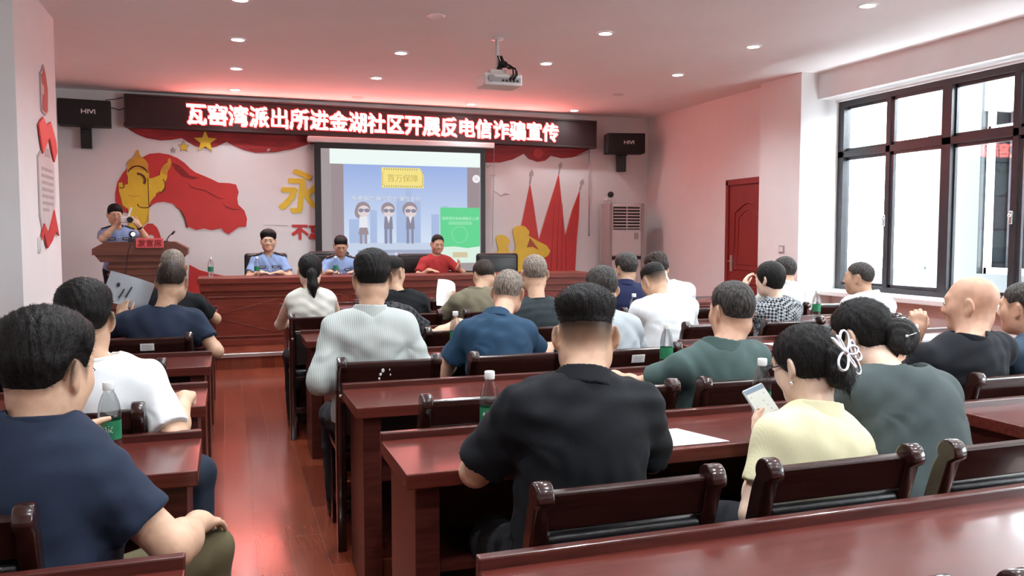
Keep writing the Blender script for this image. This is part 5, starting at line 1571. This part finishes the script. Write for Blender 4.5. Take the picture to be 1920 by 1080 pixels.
    # ---- trousers and shoes
    if legs:
        pp = [ell(T(.0), (.165 * f_ * z, .13 * f_ * z, .12 * z), FT, .05)] + lg
        lo = np.min([p.bounds()[0] for p in pp], 0) - .03; hi = np.max([p.bounds()[1] for p in pp], 0) + .03
        g = Grid(lo, hi, max(hc, .009))
        union(g, pp, .010)
        P = g.all(); g.v += folds(P, rng, .005).astype(np.float32)
        g.v = np.maximum(g.v, P[..., 2] - (hip[2] + .06))
        v, fq = surface_nets(g)
        np_mesh('trousers', [(v, fq, 0)], [M[pants]], body, origin)
        for a_, fdir in feet:
            zf = a_[2] - .09
            g = Grid(a_ - np.array([.2, .2, .1]), a_ + np.array([.2, .2, .1]), .009)
            c_ = np.array([a_[0], a_[1], zf])
            union(g, [cap(c_ + V3(0, 0, .045) - fdir * .02, c_ + fdir * .15 + V3(0, 0, .035), .043, .036, .02), cap(c_ + V3(0, 0, .05), c_ + V3(0, 0, .10), .042, .04, .02)])
            P = g.all(); g.v = np.maximum(g.v, (zf + .002) - P[..., 2])
            v, fq = surface_nets(g)
            np_mesh('shoe', [(v, fq, 0)], [M['shoe']], body, origin)
    V_ = v_shirt
    info = dict(sv=V_, body=body, origin=origin, W=W, FH=FH, hd=hd, wr=wr, el=el, sh=sh, nb=nb, up=up, fwd=fwd, rt=rt, S=S, hs=hs, shirt=shirt_o)
    return info

# ------------------------------------------------------------------ the people
C_ = dict(navy=cloth('navy_cotton', (.018, .026, .048)), white=cloth('white_cotton', (.76, .79, .80)), black=cloth('black_cotton', (.010, .011, .013)),
          blackpolo=cloth('charcoal_polo', (.007, .008, .0105), .8), stripe=cloth('striped_shirting', (.50, .53, .50), .8, ('stripe', (.36, .40, .39), 34)),
          blouse=cloth('cream_blouse', (.62, .60, .54)), olive=cloth('olive_cotton', (.16, .14, .095)), blue=cloth('blue_shirting', (.018, .045, .085)),
          dkgrey=cloth('dark_grey_cotton', (.028, .036, .040)), ltgrey=cloth('pale_grey_shirting', (.33, .36, .38)), navypolo=cloth('navy_polo', (.016, .02, .058)),
          green=cloth('dark_green_polo', (.052, .085, .080), .75), hound=cloth('houndstooth', (.32, .33, .34), .85, ('check', (.02, .022, .03), 62)),
          pale=cloth('pale_green_shirting', (.55, .60, .55)), winw=cloth('white_shirting', (.62, .62, .63)), greyt=cloth('grey_green_jersey', (.058, .075, .076)),
          yellow=cloth('yellow_rib_jersey', (.70, .655, .43), .8, ('stripe', (.65, .60, .385), 60)), bald=cloth('black_washed_tee', (.012, .0135, .017)),
          edge=cloth('slate_blue_cotton', (.04, .065, .10)), police=cloth('light_blue_uniform', (.24, .34, .56), .7), redt=cloth('red_tee', (.36, .035, .035)),
          pattern=cloth('dark_patterned_cotton', (.05, .05, .055), .85, ('check', (.015, .015, .018), 40)))
PP = {}
def P_(key, *a, **k): PP[key] = person(key, *a, **k)

P_('a', (-.42, 2.00, .57), (-.40, 2.03, .965), (-.385, 2.07, 1.095), 'man in a navy T-shirt at the front left corner gripping a bottle', hyaw=-32, hpitch=10, hair='short', hth=.016, hs=1.03, shirt=dict(mat=C_['navy'], fold=.006), pants='khaki', fat=1.12, sw=.165, armr=1.12, q=2, strand=6000, face=True, seed=1,
   R_=dict(sh=(-.275, 1.99, .862), el=(-.145, 1.96, .725), w=(-.085, 2.17, .685), d=(.35, .9, -.28), n=(-.1, -.2, -1), curl=.3), L_=dict(sh=(-.56, 2.06, .90), w=(-.395, 2.47, .835), pole=(-1, -.3, -.8), d=(.15, .95, .12), n=(1, -.1, .0), curl=.55, th=.9), knees=[(-.07, 2.27, .575), (-.62, 2.36, .52)])
P_('b', (-.43, 2.97, .57), (-.41, 2.98, .965), (-.445, 3.00, 1.125), 'man in a white T-shirt behind the left bottle with his fist on the desk', hyaw=2, hpitch=6, hair='short', hth=.014, shirt=dict(mat=C_['white'], len=.85), pants='jeans', q=2, strand=5000, seed=2,
   R_=dict(el=(-.19, 2.88, .775), w=(-.155, 3.09, .825), d=(.05, .95, .1), n=(0, -.1, -1), curl=1.1), knees=[(-.125, 3.20, .53), None])
P_('c', (-.36, 5.02, .57), (-.36, 5.05, .955), (-.30, 5.10, 1.135), 'shaven-haired man in a navy T-shirt before the lectern holding up a paper fan', hyaw=-12, hpitch=14, hair='crew', hcol='brown', hth=.005, skin='tan', shirt=dict(mat=C_['navy']), fat=1.15, sw=.175, q=1, seed=3,
   R_=dict(el=(-.10, 4.98, .79), w=(-.12, 5.22, .785)), L_=dict(w=(-.565, 5.08, .93), pole=(-1, -.2, -1), d=(.0, .25, 1), n=(.5, .9, 0), curl=.6))
P_('d', (-.40, 6.08, .57), (-.38, 6.10, .985), (-.36, 6.18, 1.185), 'grey-haired man in black mostly hidden behind the shaved navy T-shirt man', hyaw=14, hpitch=8, hair='short', hcol='grey', hth=.006, skin='tan', shirt=dict(mat=C_['black']), q=1, seed=4, fat=1.08, sw=.17,
   R_=dict(el=(-.14, 6.18, .86), w=(-.15, 6.42, .80)))
P_('e', (.56, 5.98, .57), (.555, 6.00, .985), (.555, 6.03, 1.155), 'woman with a ponytail in a sleeveless cream blouse facing the stage', hair='ponytail', hth=.013, skin='fair', hpitch=6, shirt=dict(mat=C_['blouse'], sleeve='none', infl=.016, collar='crew'), size=.90, sw=.140, hs=.95, q=1, seed=5, strand=1500)
P_('f', (.62, 3.80, .57), (.615, 3.80, 1.015), (.635, 3.83, 1.205), 'tall man in a pale striped long-sleeved shirt seated in the middle by the aisle', hyaw=-9, hpitch=8, hair='short', hth=.014, shirt=dict(mat=C_['stripe'], sleeve='long', collar='mock', infl=.02, fold=.006), sw=.152, size=1.0, q=2, strand=3500, seed=6,
   L_=dict(el=(.385, 3.72, .76), w=(.47, 3.93, .70), d=(.3, .9, -.3)), R_=dict(el=(.85, 3.76, .77), w=(.80, 4.0, .79)))
P_('g', (1.20, 5.98, .57), (1.20, 6.00, .955), (1.155, 6.05, 1.125), 'man in a black T-shirt whose profile shows right of the striped shirt man', hyaw=-48, hpitch=8, hair='fade', hth=.010, shirt=dict(mat=C_['black']), q=1, seed=7, face=True)
P_('h', (.86, 4.86, .57), (.86, 4.88, .955), (.79, 4.95, 1.12), 'man hidden behind the striped shirt man with only a patterned sleeve and forearm showing', hair='short', shirt=dict(mat=C_['pattern']), q=1, seed=8,
   R_=dict(el=(1.11, 4.90, .835), w=(1.35, 4.98, .855), d=(1, .3, .05), n=(0, 0, -1), curl=.35))
P_('i', (1.82, 5.97, .57), (1.79, 6.03, .955), (1.875, 6.12, 1.095), 'balding man in an olive and grey T-shirt bent over a paper he holds up', hyaw=12, hpitch=26, hair='balding', hcol='brown', hth=.006, skin='tan', shirt=dict(mat=C_['olive']), q=1, seed=9,
   L_=dict(w=(1.66, 6.25, .875), pole=(-1, -.3, -1), d=(.1, .8, .4), n=(.8, 0, .2), curl=.5), R_=dict(w=(1.90, 6.32, .84), d=(-.5, .8, .3), n=(-.5, 0, .5), curl=.5))
P_('j', (1.27, 3.82, .57), (1.285, 3.98, .945), (1.425, 4.20, 1.095), 'old grey-haired man in a dark blue shirt leaning forward over the middle desk', hyaw=-32, hpitch=16, hroll=4, hair='short', hcol='grey', hth=.006, skin='red', shirt=dict(mat=C_['blue'], collar='shirt', infl=.018, fold=.006), size=.95, sw=.148, q=2, seed=10, strand=4000, face=True,
   R_=dict(el=(1.53, 4.02, .79), w=(1.66, 4.20, .785), d=(.7, .6, 0)))
P_('k', (1.89, 4.88, .57), (1.87, 4.94, .955), (1.875, 5.00, 1.155), 'grey-haired man in a dark grey T-shirt beyond the blue shirt man', hyaw=-10, hpitch=8, hair='short', hcol='grey', hth=.007, shirt=dict(mat=C_['dkgrey']), fat=1.08, q=1, seed=11)
P_('l', (1.89, 3.82, .57), (1.86, 3.93, .945), (1.93, 4.10, 1.105), 'man in a pale grey shirt mostly hidden behind the black polo man head', hyaw=-4, hpitch=16, hair='short', hcol='pepper', hth=.012, shirt=dict(mat=C_['ltgrey'], infl=.018), q=1, seed=12, strand=1500)
P_('m', (2.96, 5.75, .57), (2.94, 5.82, .985), (2.985, 5.90, 1.135), 'man in a navy polo in front of the air conditioner', hyaw=12, hpitch=10, hair='short', hcol='pepper', hth=.013, skin='tan', shirt=dict(mat=C_['navypolo'], collar='polo'), q=1, seed=13)
P_('n', (3.36, 5.75, .57), (3.33, 5.84, .985), (3.29, 5.95, 1.125), 'curly-haired man in white bent down behind the white T-shirt man', hyaw=0, hpitch=24, hair='curly', hcol='brown', hth=.018, shirt=dict(mat=C_['white']), fat=1.1, sw=.175, q=1, seed=14, L_=dict(el=(3.14, 5.95, .82), w=(3.16, 6.15, .80)))
P_('o', (2.70, 4.68, .57), (2.69, 4.76, .965), (2.68, 4.88, 1.095), 'man in a white T-shirt with faded hair bowing his head at the right desk', hyaw=12, hpitch=30, hair='fade', hth=.009, skin='tan', shirt=dict(mat=C_['white'], infl=.02, fold=.0055, len=.8), fat=1.12, sw=.172, q=1, seed=15, strand=800, L_=dict(el=(2.50, 4.86, .80), w=(2.62, 5.08, .785)))
P_('p', (1.89, 2.86, .57), (1.86, 2.85, .93), (1.945, 2.89, 1.09), 'man in a dark green polo, his forearm on the desk right of black polo man', hyaw=6, hpitch=8, hair='short', hth=.008, hcol='pepper', skin='red', shirt=dict(mat=C_['green'], collar='polo', len=.66), fat=1.15, sw=.170, hfat=1.12, neckr=1.08, q=2, seed=16, strand=3500, face=True,
   L_=dict(el=(1.61, 2.98, .80), w=(1.59, 3.23, .785), d=(.1, 1, 0)))
P_('q', (3.52, 4.68, .57), (3.51, 4.70, .94), (3.485, 4.74, 1.105), 'woman with short black hair in a houndstooth top holding a hand to her face', hyaw=22, hpitch=6, hair='bob', hth=.016, skin='fair', shirt=dict(mat=C_['hound']), size=.9, sw=.14, hs=.96, q=1, seed=17, strand=1500, face=True,
   L_=dict(w=(3.36, 4.86, 1.03), pole=(-.6, .2, -1), d=(.25, .0, 1), n=(.9, -.3, 0), curl=.5))
P_('r', (4.38, 5.72, .57), (4.36, 5.74, .975), (4.41, 5.80, 1.10), 'man in a pale green shirt near the right pillar behind the houndstooth woman', hyaw=12, hpitch=6, hair='short', hcol='pepper', hth=.010, shirt=dict(mat=C_['pale']), q=1, seed=18, fat=1.05)
P_('s', (4.26, 4.66, .57), (4.27, 4.68, .945), (4.235, 4.74, 1.10), 'man in a white shirt looking left in front of the window', hyaw=38, hpitch=2, hair='crew', hcol='pepper', hth=.003, skin='tan', shirt=dict(mat=C_['winw'], collar='shirt'), sw=.16, q=1, seed=19, face=True,
   L_=dict(el=(4.12, 4.50, .87), w=(4.22, 4.72, .90), d=(.6, .6, .1)))
P_('t', (2.02, 1.98, .57), (2.04, 2.10, .93), (2.07, 2.30, 1.055), 'woman in a grey-green top with her dark hair in a bun leaning over the desk', hyaw=18, hpitch=20, hair='bun', hth=.018, skin='fair', shirt=dict(mat=C_['greyt'], collar='wide', infl=.02, len=.9), fat=1.42, belly=1.0, sw=.162, q=2, seed=20, strand=6000)
P_('u', (1.53, 1.88, .57), (1.58, 1.93, .85), (1.60, 2.00, 1.02), 'woman in a yellow short-sleeved top with glasses and a bow clip looking at her phone', hyaw=14, hpitch=18, hair='updo', hth=.013, skin='fair', shirt=dict(mat=C_['yellow'], collar='mock', infl=.012, fold=.004, len=.62), size=.90, sw=.132, hs=.96, q=2, seed=21, strand=6000, face=True,
   L_=dict(el=(1.37, 1.90, .665), w=(1.515, 2.07, .77), d=(.35, .75, .5), n=(.35, -.5, .75), curl=.45, th=.6), R_=dict(w=(1.715, 2.08, .815), pole=(1, -.4, -.9), d=(-.80, .45, .20), n=(-.2, -.1, -1), curl=.7))
P_('v', (.85, 1.90, .57), (.87, 1.97, .985), (.93, 2.08, 1.125), 'man in a black polo seen from behind at the middle front desk', hyaw=-20, hpitch=12, hair='fade', hth=.017, shirt=dict(mat=C_['blackpolo'], collar='polo', infl=.020, fold=.008, len=.85), fat=1.10, sw=.166, armr=1.05, neckr=1.06, q=2, seed=22, strand=6000,
   L_=dict(el=(.62, 2.06, .795), w=(.80, 2.24, .79), d=(.7, .7, 0)), R_=dict(el=(1.12, 2.06, .785), w=(.98, 2.27, .79), d=(-.6, .8, 0)))
P_('w', (2.90, 2.63, .57), (2.87, 2.60, .95), (2.965, 2.66, 1.11), 'bald man in a washed black T-shirt raising a loose fist beside his face', hyaw=30, hpitch=4, hair='bald', skin='red', shirt=dict(mat=C_['bald'], infl=.018), fat=1.18, sw=.19, hs=1.04, hfat=1.12, neckr=1.15, q=2, seed=23, face=True,
   L_=dict(el=(2.68, 2.68, .82), w=(2.80, 2.78, .985), d=(.12, .0, 1), n=(.55, .83, 0), curl=1.25, th=.9))
P_('x', (3.38, 2.66, .57), (3.37, 2.66, .915), (3.36, 2.74, 1.075), 'man in a slate blue top cut off by the right edge of the picture', hyaw=18, hpitch=4, hair='crew', hcol='pepper', hth=.004, skin='red', shirt=dict(mat=C_['edge']), fat=1.1, q=1, seed=24)
# on the stage, facing the room
SL = 180
P_('y', (.475, 10.56, .77), (.475, 10.48, 1.135), (.475, 10.45, 1.335), 'policewoman in a light blue uniform shirt seated left at the stage desk', yaw=SL, hyaw=SL - 4, hpitch=4, hair='short', hth=.020, skin='mid', shirt=dict(mat=C_['police'], collar='shirt'), size=.93, sw=.155, hs=1.0, q=1, seed=25, face=True,
   R_=dict(w=(.36, 10.22, .965), d=(1, -.3, 0), n=(0, 0, -1)), L_=dict(w=(.60, 10.22, .965), d=(-1, -.3, 0), n=(0, 0, -1)))
P_('z', (1.335, 10.56, .77), (1.335, 10.46, 1.10), (1.335, 10.40, 1.275), 'policeman in a light blue uniform looking down at the stage desk', yaw=SL, hyaw=SL - 4, hpitch=26, hair='short', hth=.012, skin='tan', shirt=dict(mat=C_['police'], collar='shirt'), size=.93, sw=.155, q=1, seed=26, face=True,
   R_=dict(w=(1.16, 10.2, .965), d=(.8, -.5, 0)), L_=dict(w=(1.50, 10.2, .965), d=(-.8, -.5, 0)))
P_('aa', (2.57, 10.56, .77), (2.565, 10.47, 1.10), (2.575, 10.43, 1.295), 'man in a red T-shirt seated at the stage desk in front of the screen', yaw=SL, hyaw=SL + 2, hpitch=16, hair='receding', hth=.006, skin='red', shirt=dict(mat=C_['redt']), size=.97, sw=.165, q=1, seed=27, face=True,
   R_=dict(w=(2.40, 10.2, .965), d=(.6, -.7, 0)), L_=dict(w=(2.79, 10.22, .985), pole=(1, .2, -.8), d=(.1, -.6, .7), n=(-.9, 0, .2), curl=.5))
P_('bb', (-1.23, 10.86, .99), (-1.22, 10.82, 1.46), (-1.235, 10.74, 1.645), 'policewoman in a light blue uniform standing at the lectern with a camera', yaw=SL + 12, hyaw=SL + 14, hpitch=12, hair='full', hth=.012, skin='mid', shirt=dict(mat=C_['police'], collar='shirt'), stand=True, size=.95, sw=.15, q=1, seed=28, face=True,
   R_=dict(w=(-1.20, 10.54, 1.53), pole=(-.9, -.2, -1), d=(.5, -.5, .6), n=(.8, .3, .3), curl=.6), L_=dict(w=(-.97, 10.56, 1.52), pole=(1, -.2, -1), d=(-.4, -.5, .6), n=(-.8, .3, .3), curl=.6))

# uniform details
def frame_at(p, pos, fwd=None, upv=None):
    u = unit(upv if upv is not None else p['up']); f = unit((fwd if fwd is not None else p['fwd'])); f = unit(f - u * (f @ u)); r = np.cross(f, u)
    Mx = Matrix(np.stack([r, f, u], 1).tolist()).to_4x4(); Mx.translation = Vector(np.array(pos) - p['origin']); return Mx
def front(p, x, u):
    """point on the shirt front, x to the wearer's right and u below the shoulders"""
    d = p['sv'] - p['S']; a = d @ p['rt']; b_ = d @ p['up']; f = d @ p['fwd']
    m = (np.abs(a - x) < .02) & (np.abs(b_ + u) < .02)
    return p['S'] + p['rt'] * x - p['up'] * u + p['fwd'] * (f[m].max() if m.any() else .12)
def top(p, x):
    d = p['sv'] - p['S']; a = d @ p['rt']; b_ = d @ p['up']; f = d @ p['fwd']
    m = (np.abs(a - x) < .02) & (np.abs(f) < .03)
    return p['S'] + p['rt'] * x + p['up'] * (b_[m].max() if m.any() else .06)
M['navyb'] = mat('navy_badge', (.012, .014, .045), .5)
for key in ('y', 'z', 'bb'):
    p = PP[key]
    for s_ in (-1, 1):
        pos = top(p, s_ * .125); tl = p['up'] + p['rt'] * s_ * .35
        e = MB().box(-.058, .058, -.026, .026, -.006, .008, .003, frame_at(p, pos, p['fwd'], tl)).build('epaulette', M['black'], p['shirt'])
        q = MB()
        for k in (-1, 1): q.ball((k * .026, 0, .009), (.010, .010, .004), 8, 6, frame_at(p, pos, p['fwd'], tl))
        q.build('star', M['chrome'], e)
        pos = front(p, s_ * .075, .065)
        b_ = MB().box(-.040, .040, -.006, .006, -.014, .014, .003, frame_at(p, pos)).build('chest_badge', M['navyb'], p['shirt'])
        MB().box(-.028, .028, .006, .0075, -.004, .004, 0, frame_at(p, pos)).build('badge_lettering', M['paper'], b_)
        pos = front(p, s_ * .075, .12)
        MB().box(-.045, .045, -.006, .004, -.045, .030, .006, frame_at(p, pos)).build('pocket', C_['police'], p['shirt'])
        pos = p['sh']['R' if s_ > 0 else 'L'] + p['rt'] * s_ * .058 - p['up'] * .03
        MB().ball((0, 0, 0), (.008, .028, .036), 12, 8, frame_at(p, pos)).build('sleeve_patch', M['navyb'], p['shirt'])
    for k in range(3):
        MB().ball((0, .002, 0), .007, 8, 6, frame_at(p, front(p, 0, .05 + .05 * k))).build('button', M['paper'], p['shirt'])

# camera at the lectern
r = empty('video_camera', (-1.075, 10.44, 1.585)); tag(r, 'small white camera held up by the standing policewoman', 'camera')
MB().box(-.07, .06, -.03, .04, -.035, .035, .012).build('body', M['white'], r)
MB().lathe([(.030, 0), (.034, .02), (.034, .05), (.026, .052)], 18, M=Matrix.Translation((.035, -.03, .0)) @ Matrix.Rotation(R(90), 4, 'X')).build('lens', M['black'], r)
MB().box(-.012, .012, -.02, .0, .03, .15, .004, Matrix.Rotation(R(18), 4, 'Y')).build('flip_screen', M['white'], r)

# paper sheets held in the air
def bent(name, c, ux, uy, w, h, bend, label, cat, m=None):
    ux, uy = unit(ux), unit(uy); uy = unit(uy - ux * (ux @ uy)); nz = np.cross(ux, uy)
    V = []; n = 9
    for t in (0, .0012):
        for j in range(n):
            for i in range(n):
                a, b_ = (i / (n - 1) - .5), (j / (n - 1) - .5)
                V.append(ux * a * w + uy * b_ * h + nz * (bend * (1 - 4 * a * a) + bend * .5 * math.sin(3 * b_ + 2 * a) + t))
    F = []
    for t in (0, 1):
        for j in range(n - 1):
            for i in range(n - 1):
                q = [t * n * n + j * n + i, t * n * n + j * n + i + 1, t * n * n + (j + 1) * n + i + 1, t * n * n + (j + 1) * n + i]
                F.append(q if t else q[::-1])
    me = bpy.data.meshes.new(name); me.from_pydata([list(v) for v in V], [], F); me.update()
    for p_ in me.polygons: p_.use_smooth = True
    o = mesh_obj(name, me, m or M['paper'], None, Vector(c)); return tag(o, label, cat), nz, ux, uy
o, nz, ux, uy = bent('paper_fan', (-.535, 5.13, 1.085), (1, .1, -.36), (.3, .2, .9), .24, .17, .02, 'grey printed paper fan raised left of the shaved navy T-shirt man', 'paper', mat('grey_paper', (.36, .38, .41), .7, var=.03))
q = MB()
Mx = Matrix(np.stack([ux, -nz, uy], 1).tolist()).to_4x4()
q.ball((-.06, -.018, .02), (.010, .004, .013), 10, 6, Mx); q.box(-.028, -.021, -.030, -.012, -.055, .0, 0, Mx @ Matrix.Rotation(R(12), 4, 'Y')); q.box(.0, .007, -.030, -.014, -.035, .03, 0, Mx @ Matrix.Rotation(R(12), 4, 'Y'))
q.build('print_mark', M['black'], o)
bent('paper_sheet', (1.635, 6.36, .935), (.8, .3, -.25), (-.35, .2, .9), .17, .22, .03, 'white sheet of paper held up by the olive T-shirt man', 'paper')

# phone of the woman in yellow
r = empty('smartphone', (1.585, 2.165, .862)); tag(r, 'smartphone with bright screen in the yellow-top woman hands', 'phone')
nrm = unit((-.22, -.80, .56)); upv = unit(np.array([-.28, .45, .85])); upv = unit(upv - nrm * (nrm @ upv)); rr = np.cross(upv, nrm)
r.rotation_euler = Matrix(np.stack([rr, -nrm, upv], 1).tolist()).to_euler()
MB().box(-.038, .038, -.004, .0045, -.078, .078, .006, seg=3).build('case', mat('clear_case', (.50, .52, .54), .2), r)
sc_ = MB().box(-.034, .034, -.0052, -.004, -.073, .073).build('screen', emit('phone_screen', (.80, .80, .72), .33), r)
q = MB().box(-.034, .034, -.0060, -.0052, .058, .073); q.build('status_bar', emit('phone_bar', (.25, .34, .45), .3), sc_)
q = MB()
for (x, z) in ((-.024, .045), (-.024, .012), (-.024, -.012), (.008, .022), (.012, .005), (.016, -.010), (.022, .045)): q.box(x - .002, x + .002, -.0060, -.0052, z - .002, z + .002)
q.box(-.01, .03, -.0060, -.0052, -.021, -.0195); q.build('icons', M['grey'], sc_)
q = MB().box(.002, .033, -.0060, -.0052, -.070, -.024); q.build('chat_panel', emit('phone_panel', (.72, .74, .52), .33), sc_)

# glasses, earring, bow clip of the woman in yellow; hairpins of the woman with the bun
p = PP['u']; W = p['W']; og = p['origin']
def L3(*a): return W(*a) - og
q = MB()
for s_ in (-1, 1):
    n = 20
    q.tube([L3(s_ * .033 + .025 * math.cos(2 * PI * k / n), .108, .004 + .020 * math.sin(2 * PI * k / n)) for k in range(n)], .0022, 6, closed=True)
    q.tube([L3(s_ * .058, .106, .010), L3(s_ * .070, .085, .012), L3(s_ * .082, .0, .010), L3(s_ * .080, -.02, -.005)], .0022, 6)
q.tube([L3(-.009, .109, .006), L3(0, .112, .010), L3(.009, .109, .006)], .002, 6)
gl = q.build('glasses', M['black'], p['body'])
q = MB()
for s_ in (-1, 1):
    n = 18
    a = [q.bm.verts.new(L3(s_ * .033 + .024 * math.cos(2 * PI * k / n), .108, .004 + .019 * math.sin(2 * PI * k / n))) for k in range(n)]
    b_ = [q.bm.verts.new(L3(s_ * .033 + .024 * math.cos(2 * PI * k / n), .1095, .004 + .019 * math.sin(2 * PI * k / n))) for k in range(n)]
    q.bm.faces.new(a); q.bm.faces.new(b_[::-1])
    for k in range(n): q.bm.faces.new((a[k], b_[k], b_[(k + 1) % n], a[(k + 1) % n]))
q.build('lens', M['lens'], gl)
MB().ball(L3(-.084, -.006, -.040), .004).ball(L3(-.084, -.004, -.048), .0055).build('earring', M['chrome'], p['body'])
silver = mat('silver_ribbon', (.62, .62, .66), .25, .75, var=.05)
def loop(q, c, d, ln, wd, th, fl):
    """a flat ribbon loop from c along d"""
    d = unit(d); s_ = unit(np.cross(d, fl)); n = 14
    pts = []
    for k in range(n + 1):
        t = 2 * PI * k / n
        pts.append(np.array(c) + d * ln * (1 - math.cos(t)) / 2 + s_ * wd * math.sin(t) * (.5 + .5 * math.sin(t / 2)))
    q.tube(pts, th, 6)
fl_ = p['FH'] @ V3(-.25, -.95, .1)
q = MB()
cA = L3(-.012, -.158, .012); X_ = p['FH'] @ V3(1, 0, 0); Z_ = p['FH'] @ V3(0, 0, 1)
q.ball(tuple(cA), .010)
for (a, ln, wd) in ((75, .062, .016), (110, .05, .004), (-125, .060, .018), (-60, .055, .004), (5, .058, .014), (135, .06, .003)):
    d = X_ * math.cos(R(a)) + Z_ * math.sin(R(a)); loop(q, cA, d, ln, wd, .0042, fl_)
q.build('bow_clip', silver, p['body'])
q = MB(); cB = L3(.052, -.135, -.005)
q.ball(tuple(cB), .009)
for (a, ln, wd) in ((80, .05, .010), (-85, .05, .012), (10, .035, .016)):
    d = X_ * math.cos(R(a)) + Z_ * math.sin(R(a)); loop(q, cB, d, ln, wd, .0042, fl_)
q.build('bow_clip', silver, p['body'])
p = PP['t']; W = p['W']; og = p['origin']
q = MB().tube([L3(-.03, -.178, -.045), L3(.02, -.188, -.040)], .0018, 5).ball(L3(-.03, -.178, -.045), .005).ball(L3(.05, -.178, -.02), (.008, .006, .012)).ball(L3(.06, -.172, -.035), (.006, .006, .008))
q.build('hairpin', silver, p['body'])
p = PP['e']; W = p['W']; og = p['origin']
n = 14
q = MB().tube([L3(.026 * math.cos(2 * PI * k / n), -.130 + .015 * math.sin(2 * PI * k / n), -.022 + .02 * math.sin(2 * PI * k / n)) for k in range(n)], .006, 6, closed=True)
q.build('hair_tie', M['black'], p['body'])
p = PP['bb']
MB().lathe([(.030, -.012), (.033, -.008), (.033, .008), (.030, .012)], 18, cap=False, M=frame_at(p, p['wr']['L'] * .88 + p['el']['L'] * .12, p['rt'], p['wr']['L'] - p['el']['L'])).build('wristwatch', M['black'], p['body'])
